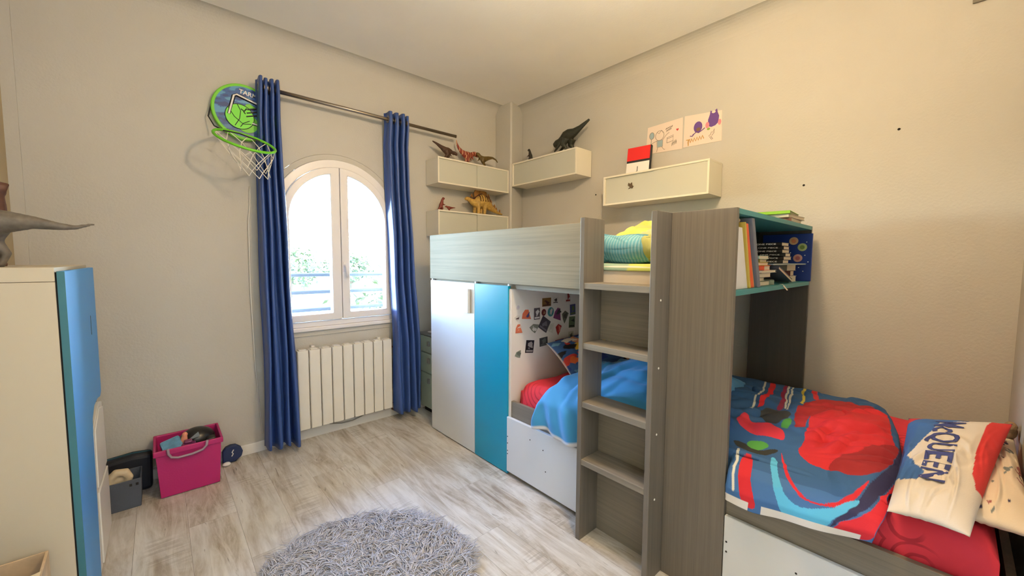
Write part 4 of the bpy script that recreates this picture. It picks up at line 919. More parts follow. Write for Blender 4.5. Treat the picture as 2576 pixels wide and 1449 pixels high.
# ------------------------------------------------------------------ drawings pinned above the shelf
M_paper = mat('drawing_paper', (224, 208, 196), rough=0.85, spec=0.2)
def wallmap(y0, z0): return lambda a, u, o=0.0: (XR-0.0025-o, y0-a, z0+u)      # a to the right as seen, u up
def strokes(name, lines, w, mt, parent, f, o=0.0007):
    b = B()
    for ln in lines: b.tube([f(p[0], p[1], o) for p in ln], w/2, 5)
    return mk(name, b, mt, parent)
def patch(name, pts, mt, parent, f, o=0.0008):
    n = len(pts); return mk(name, B().add([f(p[0], p[1], o) for p in pts], [tuple(range(n))]), mt, parent)
def ell(cx, cy, rx, ry, n=18): return [(cx+rx*math.cos(2*PI*i/n), cy+ry*math.sin(2*PI*i/n)) for i in range(n)]
M_pen = mat('pencil_grey', (126, 118, 110), rough=0.9); M_ink2 = mat('pen_black', (40, 36, 34), rough=0.9); M_pbl = mat('pencil_blue', (150, 170, 180), rough=0.9)
M_pur = mat('crayon_purple', (104, 72, 142), rough=0.9); M_pnk = mat('crayon_pink', (220, 134, 146), rough=0.9); M_grn = mat('crayon_green', (136, 168, 76), rough=0.9); M_och = mat('crayon_ochre', (206, 164, 104), rough=0.9)
f = wallmap(1.555, 2.045); p1 = [(0.0, 0.012), (0.272, 0.0), (0.270, 0.210), (0.012, 0.200)]
d1_ = thing('wall_drawing', 'pencil drawing of a waving child with a balloon, left of two on the wall', 'drawing', (XR, 1.42, 2.045))
mk('paper_sheet', B().add([f(*p, 0.0) for p in p1]+[f(*p, -0.0015) for p in p1], [(0, 1, 2, 3), (7, 6, 5, 4), (0, 4, 5, 1), (1, 5, 6, 2), (2, 6, 7, 3), (3, 7, 4, 0)]), M_paper, d1_)
strokes('balloon_outline', [ell(0.045, 0.135, 0.018, 0.024)+[(0.063, 0.135)], [(0.042, 0.11), (0.040, 0.075)]], 0.003, M_pen, d1_, f)
patch('balloon_fill', ell(0.045, 0.135, 0.016, 0.022), M_pbl, d1_, f, 0.0004)
strokes('child_outline', [ell(0.105, 0.125, 0.032, 0.034)+[(0.137, 0.125)], [(0.085, 0.15), (0.10, 0.14), (0.12, 0.16), (0.13, 0.14)], [(0.085, 0.092), (0.060, 0.085), (0.040, 0.078)], [(0.13, 0.092), (0.155, 0.12), (0.175, 0.132)],
                          [(0.085, 0.092), (0.088, 0.045), (0.128, 0.045), (0.13, 0.092), (0.085, 0.092)], [(0.092, 0.045), (0.085, 0.015)], [(0.122, 0.045), (0.14, 0.022), (0.148, 0.024)]], 0.0025, M_pen, d1_, f)
patch('shirt_fill', [(0.088, 0.09), (0.09, 0.047), (0.126, 0.047), (0.128, 0.09)], M_pbl, d1_, f, 0.0004)
wv = lambda x0, y0, n, w_, h_: [(x0+w_*i/n, y0+(h_ if i % 2 else 0)+0.01*i/n) for i in range(n+1)]
strokes('handwriting', [wv(0.150, 0.155, 9, 0.048, 0.010), wv(0.155, 0.141, 7, 0.034, 0.009)], 0.0032, M_ink2, d1_, f)
patch('heart', [(0.235, 0.128), (0.243, 0.138), (0.240, 0.146), (0.234, 0.142), (0.227, 0.146), (0.225, 0.137)], mat('crayon_red', (196, 70, 70), rough=0.9), d1_, f)
strokes('box_outline', [[(0.160, 0.062), (0.205, 0.070), (0.206, 0.108), (0.161, 0.098), (0.160, 0.062)], [(0.162, 0.090), (0.205, 0.098)]], 0.0028, M_pen, d1_, f)
strokes('scribble', [wv(0.195, 0.035, 8, 0.035, 0.022), wv(0.20, 0.045, 6, 0.03, 0.02)], 0.0026, M_pen, d1_, f)
f = wallmap(1.277, 2.045); p2 = [(0.0, 0.006), (0.247, 0.0), (0.242, 0.190), (0.004, 0.212)]
d2_ = thing('wall_drawing', 'drawing with two purple crayon creatures, right of two on the wall', 'drawing', (XR, 1.15, 2.045))
mk('paper_sheet', B().add([f(*p, 0.0) for p in p2]+[f(*p, -0.0015) for p in p2], [(0, 1, 2, 3), (7, 6, 5, 4), (0, 4, 5, 1), (1, 5, 6, 2), (2, 6, 7, 3), (3, 7, 4, 0)]), M_paper, d2_)
patch('small_creature', ell(0.095, 0.120, 0.028, 0.036), M_pur, d2_, f, 0.0004)
patch('creature_patch', ell(0.098, 0.105, 0.014, 0.012), mat('crayon_brown', (120, 92, 70), rough=0.9), d2_, f, 0.0008)
strokes('creature_feet', [[(0.06, 0.074), (0.085, 0.090), (0.10, 0.082), (0.125, 0.095), (0.14, 0.105)], [(0.045, 0.072), (0.06, 0.068), (0.07, 0.08)]], 0.006, M_pur, d2_, f)
patch('big_creature', [(0.160, 0.11), (0.158, 0.15), (0.168, 0.18), (0.172, 0.205), (0.185, 0.196), (0.200, 0.200), (0.212, 0.208), (0.216, 0.185), (0.226, 0.16), (0.222, 0.12), (0.205, 0.105), (0.18, 0.10)], M_pur, d2_, f, 0.0004)
patch('pink_patch', ell(0.155, 0.118, 0.012, 0.020), M_pnk, d2_, f, 0.0009); patch('pink_patch', ell(0.230, 0.120, 0.010, 0.018), M_pnk, d2_, f, 0.0009)
patch('pale_patch', ell(0.192, 0.192, 0.012, 0.008), M_paper, d2_, f, 0.0009); patch('green_patch', ell(0.163, 0.092, 0.010, 0.008), M_grn, d2_, f, 0.0009)
strokes('ochre_lettering', [wv(0.03, 0.028, 12, 0.105, 0.022), [(0.02, 0.05), (0.045, 0.05)], [(0.033, 0.05), (0.034, 0.012)]], 0.007, M_och, d2_, f)
strokes('zigzag', [[(0.165, 0.045), (0.178, 0.055), (0.182, 0.07), (0.190, 0.064), (0.200, 0.085), (0.198, 0.06), (0.185, 0.045)], [(0.172, 0.04), (0.185, 0.02)], [(0.18, 0.042), (0.192, 0.022)]], 0.0028, M_pen, d2_, f)

# ------------------------------------------------------------------ notebook on the shelf (plain red and white cover)
zD = 1.9005
nbk = thing('notebook', 'red and white hardcover notebook with black band standing on the shelf', 'notebook', (2.585, 1.555, zD), rot=(0, math.radians(8), math.radians(6)))
mk('pages', box(0.0015, -0.08, 0.004, 0.016, 0.082, 0.196), mat('page_white', (224, 218, 206), rough=0.8), nbk, local=True)
for z0, z1, c, nm in ((0.0, 0.088, M_twhite, 'white_cover'), (0.104, 0.20, mat('notebook_red', (214, 36, 34), rough=0.4), 'red_cover'), (0.088, 0.104, M_tblack, 'black_band')):
    mk(nm, box(-0.0025, -0.085, z0, 0.0015, 0.085, z1), c, nbk, local=True)
mk('back_cover', box(0.016, -0.085, 0.0, 0.019, 0.085, 0.20), M_tblack, nbk, local=True)
mk('spine', box(-0.003, -0.092, 0.0, 0.020, -0.085, 0.20), M_tblack, nbk, local=True, bevel=0.003)
mk('lettering', text_on('J', 0.044, (-0.0032, 0.0, 0.040), (0, -1, 0), (0, 0, 1), bold=0.01), M_tblack, nbk, local=True)
tag(mk('orange_eraser', B().lathe([(0.014, zD), (0.016, zD+0.004), (0.013, zD+0.020), (0.004, zD+0.024)], (2.60, 1.37, 0), 12), mat('orange_plastic', (214, 132, 38), rough=0.5)), 'small orange toy lying beside the notebook on the shelf', 'toy')

# ------------------------------------------------------------------ books in and on the bookcase
zs = 1.1775
def cbox(cx, cy, w, d, z0, h, rz=0.0): return (cx, cy, w, d, z0, h, rz)
def book(name, label, cover, L, Wd, T, loc, rot, pages=(222, 212, 192), group=None, cat='book', spine_text=None):
    """lying book: spine along local y at -x side; L along y, Wd along x, T up"""
    t = thing(name, label, cat, loc, group, rot)
    Mc = mat('cover_%02x%02x%02x' % cover, cover, rough=0.45)
    mk('pages', box(-Wd/2+0.003, -L/2+0.003, 0.0015, Wd/2-0.003, L/2-0.003, T-0.0015), mat('page_%02x%02x%02x' % pages, pages, rough=0.85), t, local=True)
    mk('cover', box(-Wd/2, -L/2, 0, Wd/2, L/2, 0.0015).box(-Wd/2, -L/2, T-0.0015, Wd/2, L/2, T).box(-Wd/2, -L/2, 0.0, -Wd/2+0.003, L/2, T), Mc, t, local=True)
    if spine_text:
        mk('lettering', text_on(spine_text, T*0.62, (-Wd/2-0.0006, -0.025, T/2), (0, -1, 0), (0, 0, 1), bold=0.02, w=0.080), M_twhite, t, local=True)
        mk('spine_mark', box(-Wd/2-0.0006, 0.03, T*0.2, -Wd/2, 0.045, T*0.8), M_och, t, local=True)
    return t
def upright(name, label, prof_top, prof_bot, z0, z1, y0, y1, col, group, pages=False):
    """standing volume: x range at the top and at the bottom"""
    t = thing(name, label, 'book', ((prof_bot[0]+prof_bot[1])/2, y0, z0), group)
    b = B().prism([(prof_bot[0], z0), (prof_bot[1], z0), (prof_top[1], z1), (prof_top[0], z1)], 'y', y0, y1)
    mk('cover', b, mat('cover_%02x%02x%02x' % col, col, rough=0.5), t, bevel=0.0015)
    return t
gv = 'upright books at the left of the bookcase'
o = upright('magazine_file', 'white wedge-shaped file standing leftmost in the bookcase', (1.545, 1.606), (1.530, 1.690), zs, 1.405, 0.528, 0.74, (222, 222, 226), gv)
o['category'] = 'file'
upright('book', 'tall yellow-green thin book right of the white file', (1.608, 1.618), (1.6915, 1.703), zs, 1.425, 0.520, 0.74, (190, 166, 74), gv)
upright('book', 'tall orange book between the yellow one and the grey folder', (1.6195, 1.654), (1.7045, 1.750), zs, 1.422, 0.524, 0.74, (224, 92, 44), gv)
upright('book', 'tall pale tan book leaning against the orange one', (1.6555, 1.664), (1.7515, 1.770), zs, 1.415, 0.528, 0.74, (214, 176, 112), gv)
upright('folder', 'tall slate grey folder rightmost of the upright books', (1.668, 1.698), (1.772, 1.806), zs, 1.444, 0.517, 0.74, (104, 112, 130), gv)['category'] = 'folder'
tag(mk('crumpled_paper', B().ball((1.575, 0.56, 1.424), (0.03, 0.02, 0.014)).ball((1.605, 0.555, 1.432), (0.02, 0.02, 0.012)), mat('paper_tan', (196, 170, 128), rough=0.9), remesh=0.005), 'crumpled tan paper stuffed on top of the white file', 'paper')
# manga stack on a flat magazine
gm = 'black-spined paperbacks stacked in the bookcase'
ords = ['topmost', 'second from the top', 'third from the top', 'fourth from the top', 'fifth from the top', 'lowest']
zz = 1.2725
stack = [(2.185, 0.615, 0.02), (2.205, 0.612, -0.05), (2.215, 0.615, 0.04), (2.195, 0.618, -0.03), (2.190, 0.616, 0.03), (2.165, 0.614, -0.02)]
for i in range(6):
    cx, cy_, rz = stack[i]; book('paperback', 'black-spined paperback, %s of the bookcase stack' % ords[5-i], (24, 22, 24), 0.176, 0.112, 0.0155, (cx, cy_, zz), (0, 0, rz), group=gm, spine_text='ONE PIECE'); zz += 0.016
# supporting pile below
gp = 'loose books lying in the bookcase'
book('magazine', 'pale blue magazine lying across the loose books', (150, 178, 196), 0.21, 0.58, 0.006, (2.285, 0.632, 1.2655), (0, 0, 0.0), group=gp, cat='magazine')
book('book', 'thick orange book lying flat left of the black paperbacks', (226, 92, 58), 0.20, 0.135, 0.020, (1.92, 0.630, 1.2435), (0, 0, 0.10), group=gp)
book('book', 'yellow book lying on the thick orange one', (206, 178, 60), 0.19, 0.125, 0.013, (1.905, 0.634, 1.264), (0, 0, -0.06), group=gp)
book('book', 'olive book lying on the yellow one', (150, 148, 70), 0.18, 0.12, 0.013, (1.925, 0.636, 1.2775), (0, 0, 0.05), group=gp)
book('book', 'pale mint book on top of the olive one', (176, 206, 192), 0.19, 0.13, 0.014, (1.915, 0.635, 1.291), (0, 0, 0.0), group=gp)
book('book', 'white flat book under the orange one', (222, 220, 214), 0.20, 0.22, 0.010, (1.96, 0.632, 1.233), (0, 0, 0.02), group=gp)
book('book', 'dark maroon book low in the pile', (58, 34, 40), 0.19, 0.16, 0.020, (1.93, 0.634, 1.2125), (0, 0, -0.04), group=gp)
book('book', 'cream book under the maroon one', (212, 206, 186), 0.18, 0.13, 0.014, (1.895, 0.635, 1.198), (0, 0, 0.05), group=gp)
book('book', 'grey-green book lowest in the left pile', (120, 132, 116), 0.19, 0.16, 0.019, (1.92, 0.632, zs+0.0005), (0, 0, 0.0), group=gp)
book('book', 'thick pale book resting on its side below the magazine', (206, 204, 200), 0.18, 0.14, 0.030, (2.42, 0.64, zs+0.0005), (0, 0, 0.0), group=gp)
book('book', 'dark red book on the thick pale one', (96, 44, 40), 0.17, 0.13, 0.026, (2.43, 0.642, zs+0.031), (0, 0, 0.1), group=gp)
book('book', 'grey book under the far end of the magazine', (150, 152, 140), 0.17, 0.13, 0.030, (2.42, 0.64, zs+0.0575), (0, 0, -0.08), group=gp)
book('book', 'cream-edged book sliding down from the pile to the shelf front', (96, 98, 116), 0.17, 0.24, 0.015, (2.205, 0.615, 1.2145), (0, 0.28, 0.0), pages=(226, 214, 190), group=gp)
book('book', 'green-grey paperback slanting at the front of the shelf', (126, 138, 120), 0.12, 0.10, 0.022, (2.045, 0.60, zs+0.0005), (0, 0, 0.35), group=gp)
tag(mk('loose_sheet', B().grid(np.array([[(2.10+0.02*j, 0.527-0.010*i, 1.1782+(0.0008 if i < 2 else -0.013*(i-1))) for j in range(2)] for i in range(4)])), M_paper, solid=0.0008), 'bent paper strip hanging over the bookcase front edge', 'paper')
# blue star board against the wall side
bb = thing('star_board', 'dark blue star-patterned board at the wall side of the bookcase', 'board', (2.572, 0.60, zs))
mk('panel', box(2.566, 0.505, zs, 2.578, 0.735, 1.43), mat('night_blue', (14, 48, 128), rough=0.4), bb, bevel=0.002)
M_cream = mat('badge_cream', (206, 178, 140), rough=0.5)
for (yy, z_, c1, c2) in ((0.588, 1.392, (190, 120, 84), (206, 172, 132)), (0.548, 1.358, (96, 128, 60), (160, 178, 120)), (0.566, 1.300, (170, 96, 104), (200, 150, 140))):
    w_ = mk('round_badge', B().lathe([(0.021, 2.566), (0.020, 2.5645)], (0, yy, z_), 20, 'x'), mat('badge_%d' % c2[0], c2, rough=0.5), bb)
    mk('badge_centre', B().lathe([(0.011, 2.5645), (0.010, 2.5637)], (0, yy, z_), 16, 'x'), mat('badge_c%d' % c1[0], c1, rough=0.5), w_)
for (yy, z_) in ((0.53, 1.385), (0.535, 1.315), (0.52, 1.28), (0.56, 1.25), (0.54, 1.23), (0.60, 1.33)): mk('star', B().lathe([(0.0028, 2.566), (0.002, 2.5652)], (0, yy, z_), 6, 'x'), M_twhite, bb)
# books on top
gt_ = 'books lying on top of the bookcase'
book('book', 'brown-spined book lowest on top of the bookcase', (96, 62, 50), 0.19, 0.24, 0.018, (2.30, 0.615, 1.4675), (0, 0, 0.05), group=gt_)
book('book', 'white-paged book in the middle on top of the bookcase', (186, 178, 160), 0.19, 0.26, 0.016, (2.31, 0.615, 1.486), (0, 0, -0.03), group=gt_)
book('book', 'lime green book topmost on the bookcase', (132, 182, 52), 0.18, 0.25, 0.014, (2.29, 0.618, 1.5025), (0, 0, 0.08), pages=(160, 156, 136), group=gt_)

# ------------------------------------------------------------------ magnets on the white board (plain coloured prints)
mags = [
 ('square gold and brown photo magnet near the top of the board', 1.812, 1.019, .079, .053, 0, 'r', (128, 96, 52), (70, 36, 34)),
 ('small white magnet with black corner marks at the board top', 1.894, 1.025, .050, .037, 0, 'r', (214, 214, 212), (50, 40, 44)),
 ('tall red and white magnet highest on the board', 2.017, 1.043, .048, .075, 0, 'r', (206, 202, 200), (132, 34, 40)),
 ('tall blue and green magnet at the board right edge', 2.068, .952, .055, .071, 3, 'r', (70, 78, 128), (94, 112, 64)),
 ('orange and blue four-sided magnet at the board upper left', 1.639, .956, .076, .057, -4, 't', (206, 104, 74), (66, 62, 118)),
 ('grey magnet with a white blob beside the dark red oval', 1.726, .953, .050, .071, 0, 'r', (84, 78, 88), (220, 220, 224)),
 ('dark red oval magnet in the upper middle', 1.787, .956, .040, .043, -10, 'o', (96, 30, 38), (150, 118, 92)),
 ('teal oval magnet with a pale foot', 1.851, .954, .056, .060, -18, 'o', (60, 130, 140), (206, 190, 190)),
 ('purple angular magnet right of the teal oval', 1.921, .935, .074, .075, -15, 't', (120, 58, 110), (50, 50, 58)),
 ('grey-green shield-shaped magnet right of the purple one', 1.989, .908, .063, .083, -10, 'k', (98, 100, 94), (66, 68, 66)),
 ('dark slate card magnet tilted in the middle of the board', 1.795, .880, .083, .079, -32, 'r', (64, 62, 74), (110, 106, 120)),
 ('green and black magnet low at the board right edge', 2.062, .868, .060, .075, -3, 'r', (92, 108, 86), (28, 32, 32)),
 ('orange wedge magnet at the board left edge', 1.576, .876, .055, .053, 0, 't', (196, 112, 88), (222, 206, 200)),
 ('grey and white triangle magnet left of the slate card', 1.705, .863, .084, .058, 0, 'k', (122, 126, 118), (224, 224, 222)),
 ('spiky red magnet below the purple one', 1.926, .832, .056, .072, -8, 'k', (160, 40, 44), (206, 120, 112)),
 ('small grey picture magnet with a pale top at right', 2.054, .773, .052, .064, 0, 'r', (196, 196, 186), (104, 108, 102)),
 ('black card magnet with a white foot strip at lower left', 1.666, .757, .067, .077, -8, 'r', (34, 28, 38), (150, 148, 152)),
 ('dark grey block magnet in the lower middle', 1.788, .771, .071, .053, 3, 'r', (60, 66, 72), (96, 104, 110)),
 ('magenta square magnet above the printed pillow', 1.938, .736, .080, .059, 2, 'r', (164, 44, 82), (196, 90, 118)),
 ('grey fish-shaped magnet lowest on the board', 1.573, .720, .055, .047, 25, 'k', (120, 130, 124), (92, 102, 100)),
 ('tiny pale lilac magnet high at the board left edge', 1.567, 1.004, .025, .025, 0, 'o', (200, 196, 208), (186, 180, 198)),
 ('pale faded magnet with a dark dot at the left edge', 1.561, .940, .046, .037, 0, 'k', (206, 204, 204), (80, 70, 74)),
 ('cream faded magnet just above the printed pillow', 2.049, .717, .054, .029, 0, 'r', (208, 202, 186), (196, 186, 166)),
 ('near-white kite-shaped magnet below the teal oval', 1.856, .845, .074, .067, 20, 'k', (212, 212, 208), (200, 202, 198))]
for lab, x_, z_, w_, h_, rot, shp, c1, c2 in mags:
    if shp == 'r': pts = [(-.5, -.5), (.5, -.5), (.5, .5), (-.5, .5)]
    elif shp == 'o': pts = ell(0, 0, .5, .5, 18)
    elif shp == 't': pts = [(-.5, -.45), (.5, -.5), (.25, .1), (.15, .5), (-.2, .5), (-.45, .1)]
    else: pts = [(-.5, .2), (-.1, .5), (.5, .35), (.3, -.1), (.05, -.5), (-.25, -.2)]
    a = math.radians(rot); ca, sa = math.cos(a), math.sin(a)
    def tr(p, k=1.0, dx=0, dz=0): X_, Z_ = (p[0]*k+dx)*w_, (p[1]*k+dz)*h_; return (x_+X_*ca-Z_*sa, z_+X_*sa+Z_*ca)
    t = thing('fridge_magnet', lab, 'magnet', (x_, 1.70, z_-h_/2), 'magnets on the white bunk board')
    mk('backing', B().prism([tr(p) for p in pts], 'y', 1.6975, 1.6998), mat('mag_%d_%d_%d' % c1, c1, rough=0.45), t)
    g = np.random.default_rng(len(lab)*13+int(x_*1000)); an = np.sort(g.uniform(0, 2*PI, g.integers(4, 8)))
    irr = [(g.uniform(0.2, 0.42)*math.cos(q), g.uniform(0.2, 0.42)*math.sin(q)) for q in an]
    mk('print', B().prism([tr(p, 1.0, 0.05, 0.06) for p in irr], 'y', 1.6970, 1.6975), mat('mag_%d_%d_%d' % c2, c2, rough=0.45), t)
    mx_ = tuple(min(255, int(0.45*q+0.55*w2+22)) for q, w2 in zip(c1, c2))
    mk('print_spot', B().prism([tr(p, 0.34, -0.10, -0.16) for p in irr], 'y', 1.6966, 1.6970), mat('mag_%d_%d_%d' % mx_, mx_, rough=0.45), t)
    if shp == 'r': mk('print_strip', B().prism([tr(p) for p in [(-.42, -.42), (.42, -.42), (.42, -.28), (-.42, -.28)]], 'y', 1.6970, 1.6975), mat('mag_%d_%d_%d' % c2, c2, rough=0.45), t)
# ------------------------------------------------------------------ chest at the left with wavy blue front
M_chest = mat('chest_beige_white', (190, 182, 164), rough=0.5)
M_blue = mat('chest_blue', (70, 152, 224), rough=0.45, spec=0.3)
M_chw = mat('chest_white_front', (222, 220, 214), rough=0.35)
ch = thing('chest', 'tall beige chest with wavy blue and white front at the left edge', 'chest', (-0.37, 2.23, 0.0))
mk('body', box(-0.500, 1.868, 0.0, -0.243, 2.60, 1.205), M_chest, ch, bevel=0.0015)
mk('top_board', box(-0.500, 1.867, 1.2062, -0.243, 2.60, 1.250), M_chest, ch, bevel=0.0015)
mk('white_front', B().prism([(2.10, 0.012), (2.60, 0.012), (2.61, 0.15), (2.60, 0.62), (2.52, 0.64), (2.30, 0.60), (2.12, 0.60)], 'x', -0.242, -0.2235), M_chw, ch, bevel=0.002)
wave = [(1.867, 0.012), (2.200, 0.012), (2.225, 0.25), (2.240, 0.45), (2.246, 0.58), (2.262, 0.64), (2.33, 0.672), (2.45, 0.672), (2.545, 0.656), (2.59, 0.668), (2.598, 0.80), (2.60, 1.238), (1.867, 1.238)]
mk('shaded_edge', box(-0.2385, 1.8655, 0.012, -0.2215, 1.8669, 1.238), mat('teal_shaded_edge', (48, 106, 122), rough=0.5), ch)  # door edge out of the window light, its shade put into the teal
mk('door_gap', box(-0.2428, 1.870, 0.012, -0.2386, 2.59, 1.235), M_dark, ch)
bf = mk('blue_front', B().prism(wave, 'x', -0.2385, -0.2215), M_blue, ch, bevel=0.0025)
mk('slot', box(-0.2222, 2.395, 0.96, -0.2209, 2.403, 1.04), M_dark, bf)
mk('drawer_front', B().prism([(2.262, 0.03), (2.595, 0.03), (2.60, 0.31), (2.262, 0.33)], 'x', -0.2235, -0.2165), M_chw, ch, bevel=0.003)
mk('drawer_front', B().prism([(2.275, 0.345), (2.598, 0.33), (2.585, 0.60), (2.45, 0.63), (2.29, 0.58)], 'x', -0.2235, -0.2185), M_chw, ch, bevel=0.003)
# dinosaurs on the chest
big = [(-1.30, 0.80, 0.012), (-1.05, 0.72, 0.028), (-0.85, 0.73, 0.05), (-0.55, 0.78, 0.085), (-0.28, 0.78, 0.14), (0.0, 0.74, 0.20), (0.22, 0.80, 0.18), (0.42, 0.95, 0.12), (0.55, 1.05, 0.12), (0.72, 1.03, 0.10), (0.86, 0.98, 0.06)]
bigl = [([(-0.02+0.07*k, 0.72, 0.12*k), (0.04+0.07*k, 0.42, 0.15*k), (-0.12+0.07*k, 0.22, 0.14*k), (-0.04+0.07*k, 0.04, 0.14*k), (0.12+0.07*k, 0.025, 0.14*k)], [0.17, 0.11, 0.05, 0.05, 0.035]) for k in (1, -1)]
dino('grey toy dinosaur on the chest with its long tail pointing right', (-0.400, 2.02, 1.2505), PI-0.05, 0.185, (96, 90, 82), big, bigl, [([(0.26, 0.70, 0.15*s_), (0.36, 0.56, 0.16*s_), (0.46, 0.55, 0.15*s_)], [0.05, 0.03, 0.02]) for s_ in (-1, 1)], vox=0.004)
dino('brown toy dinosaur rearing up on the chest behind the grey one', (-0.432, 2.27, 1.2505), 0.2, 0.27, (84, 52, 40), [(p[0]*0.55, p[1], p[2]*0.9) for p in upr], upl, [], vox=0.004)
# box on the floor in front of the chest
cbx = thing('cardboard_box', 'worn beige box on the floor at the bottom left corner', 'box', (-0.40, 1.70, 0.0))
mk('carton', B().ring([(-0.505, 1.50), (-0.285, 1.58), (-0.295, 1.845), (-0.505, 1.845)], [(-0.499, 1.508), (-0.292, 1.585), (-0.301, 1.839), (-0.499, 1.839)], 'z', 0.0, 0.365).box(-0.499, 1.59, 0.0, -0.30, 1.84, 0.006), mat('box_beige', (196, 174, 146), rough=0.8, var=0.2, vscale=20), cbx)
mk('flap', B().add([(-0.499, 1.53, 0.366), (-0.292, 1.60, 0.366), (-0.292, 1.72, 0.372), (-0.499, 1.66, 0.366)], [(0, 1, 2, 3)]), mat('box_inside', (206, 190, 160), rough=0.8), cbx, solid=0.003)

# ------------------------------------------------------------------ crates by the wall
M_pink = mat('pink_plastic', (172, 28, 102), rough=0.5, bump=0.15, bscale=120)
cr = thing('storage_crate', 'bright pink plastic storage crate full of toys against the wall', 'crate', (0.09, 2.87, 0.0))
def frustum_shell(x0, x1, y0, y1, z0, z1, grow, th):
    X0, X1, Y0, Y1 = x0-grow, x1+grow, y0-grow*0.4, y1+grow*0.3
    b = B(); o0 = [(x0, y0, z0), (x1, y0, z0), (x1, y1, z0), (x0, y1, z0)]; o1 = [(X0, Y0, z1), (X1, Y0, z1), (X1, Y1, z1), (X0, Y1, z1)]
    i1 = [(X0+th, Y0+th, z1), (X1-th, Y0+th, z1), (X1-th, Y1-th, z1), (X0+th, Y1-th, z1)]; i0 = [(x0+th, y0+th, z0+th), (x1-th, y0+th, z0+th), (x1-th, y1-th, z0+th), (x0+th, y1-th, z0+th)]
    V = o0+o1+i1+i0; F = [(3, 2, 1, 0), (12, 13, 14, 15)]
    for i in range(4):
        j = (i+1) % 4; F += [(i, j, 4+j, 4+i), (4+i, 4+j, 8+j, 8+i), (8+i, 8+j, 12+j, 12+i)]
    return b.add(V, F)
mk('tub', frustum_shell(-0.042, 0.212, 2.745, 2.985, 0.004, 0.262, 0.014, 0.004), M_pink, cr, bevel=0.004)
mk('lip', B().ring([(-0.064, 2.730), (0.234, 2.730), (0.234, 2.998), (-0.064, 2.998)], [(-0.052, 2.742), (0.222, 2.742), (0.222, 2.986), (-0.052, 2.986)], 'z', 0.236, 0.266), M_pink, cr, bevel=0.004)
M_hg = mat('handle_grey', (150, 128, 142), rough=0.5)
hx = [(-0.005, 0.272), (-0.003, 0.245), (0.008, 0.224), (0.035, 0.214), (0.095, 0.216), (0.140, 0.226), (0.158, 0.245), (0.162, 0.272)]
mk('handle', B().tube([(p[0], 2.722, p[1]) for p in hx], 0.0065, 8), M_hg, cr, smooth=True)
for xx in (-0.02, 0.19): mk('foot', box(xx-0.02, 2.76, 0.0, xx+0.02, 2.97, 0.004), M_pink, cr)
# contents
tag(mk('toy_fill', box(-0.035, 2.755, 0.010, 0.205, 2.975, 0.19), mat('toy_mix_dark', (70, 44, 60), rough=0.8, var=0.6, vscale=30), bevel=0.01), 'jumble of toys filling the lower part of the pink crate', 'toys')['kind'] = 'stuff'
tag(mk('blue_packet', box(-0.045, -0.06, 0, 0.045, 0.06, 0.05).xf(Matrix.Translation((0.022, 2.83, 0.215)) @ Euler((0.35, -0.25, 0.1)).to_matrix().to_4x4()), mat('packet_blue', (110, 170, 210), rough=0.35, var=0.4, vscale=18), bevel=0.012), 'light blue packet at the left inside the pink crate', 'packet')
cap = B().ball((0.125, 2.885, 0.235), (0.085, 0.075, 0.068), 20, 12)
hl = thing('toy_helmet', 'black toy helmet on top of the pink crate contents', 'helmet', (0.125, 2.885, 0.19))
mk('shell', cap, mat('helmet_black', (24, 22, 22), rough=0.35), hl, smooth=True)
mk('visor', B().add([(0.080, 2.812, 0.262), (0.135, 2.806, 0.275), (0.128, 2.81, 0.300)], [(0, 1, 2)]), mat('helmet_grey', (120, 128, 132), rough=0.3), hl, solid=0.002)
tag(mk('toy_car', B().box(0.050, 2.765, 0.235, 0.115, 2.81, 0.258).box(0.063, 2.77, 0.258, 0.100, 2.806, 0.274), mat('toy_purple', (110, 40, 86), rough=0.4), bevel=0.006), 'small purple toy car in front inside the pink crate', 'toy car')
tag(mk('toy_figure', B().tube([(0.062, 2.825, 0.235), (0.068, 2.825, 0.285)], [0.020, 0.014], 8).ball((0.07, 2.823, 0.297), 0.014), mat('toy_salmon', (226, 150, 120), rough=0.6), remesh=0.004), 'small salmon pink figure inside the pink crate', 'toy figure')
tag(mk('dark_panel', box(0.165, 2.775, 0.205, 0.205, 2.83, 0.26), mat('toy_black', (30, 26, 28), rough=0.5), bevel=0.008), 'dark rounded toy at the right inside the pink crate', 'toy')
# grey basket with beige slipper
M_bask = mat('grey_felt', (78, 84, 96), rough=0.9, bump=0.5, bscale=300)
bk = thing('grey_basket', 'dark grey soft basket between the chest and the pink crate', 'basket', (-0.19, 2.82, 0.0))
mk('basket_body', frustum_shell(-0.272, -0.118, 2.745, 2.90, 0.0, 0.150, 0.006, 0.006), M_bask, bk, bevel=0.006)
mk('eyelet_hole', box(-0.158, 2.7395, 0.118, -0.148, 2.7425, 0.130), M_dark, bk); mk('eyelet_hole', box(-0.134, 2.7395, 0.118, -0.124, 2.7425, 0.130), M_dark, bk)
sl = B().tube([(-0.235, 2.775, 0.125), (-0.232, 2.775, 0.165), (-0.205, 2.775, 0.192), (-0.172, 2.775, 0.186), (-0.158, 2.775, 0.155), (-0.165, 2.775, 0.13)], [0.016, 0.019, 0.021, 0.021, 0.018, 0.014], 10)
sl.ball((-0.197, 2.783, 0.152), (0.040, 0.016, 0.036))
tag(mk('slipper', sl, mat('beige_fleece', (206, 188, 156), rough=0.9, bump=0.4, bscale=90), remesh=0.005), 'beige fleece slipper sticking out of the grey basket', 'slipper')
nvb = thing('navy_bag', 'black and navy bag slumped behind the grey basket', 'bag', (-0.17, 2.96, 0.0))
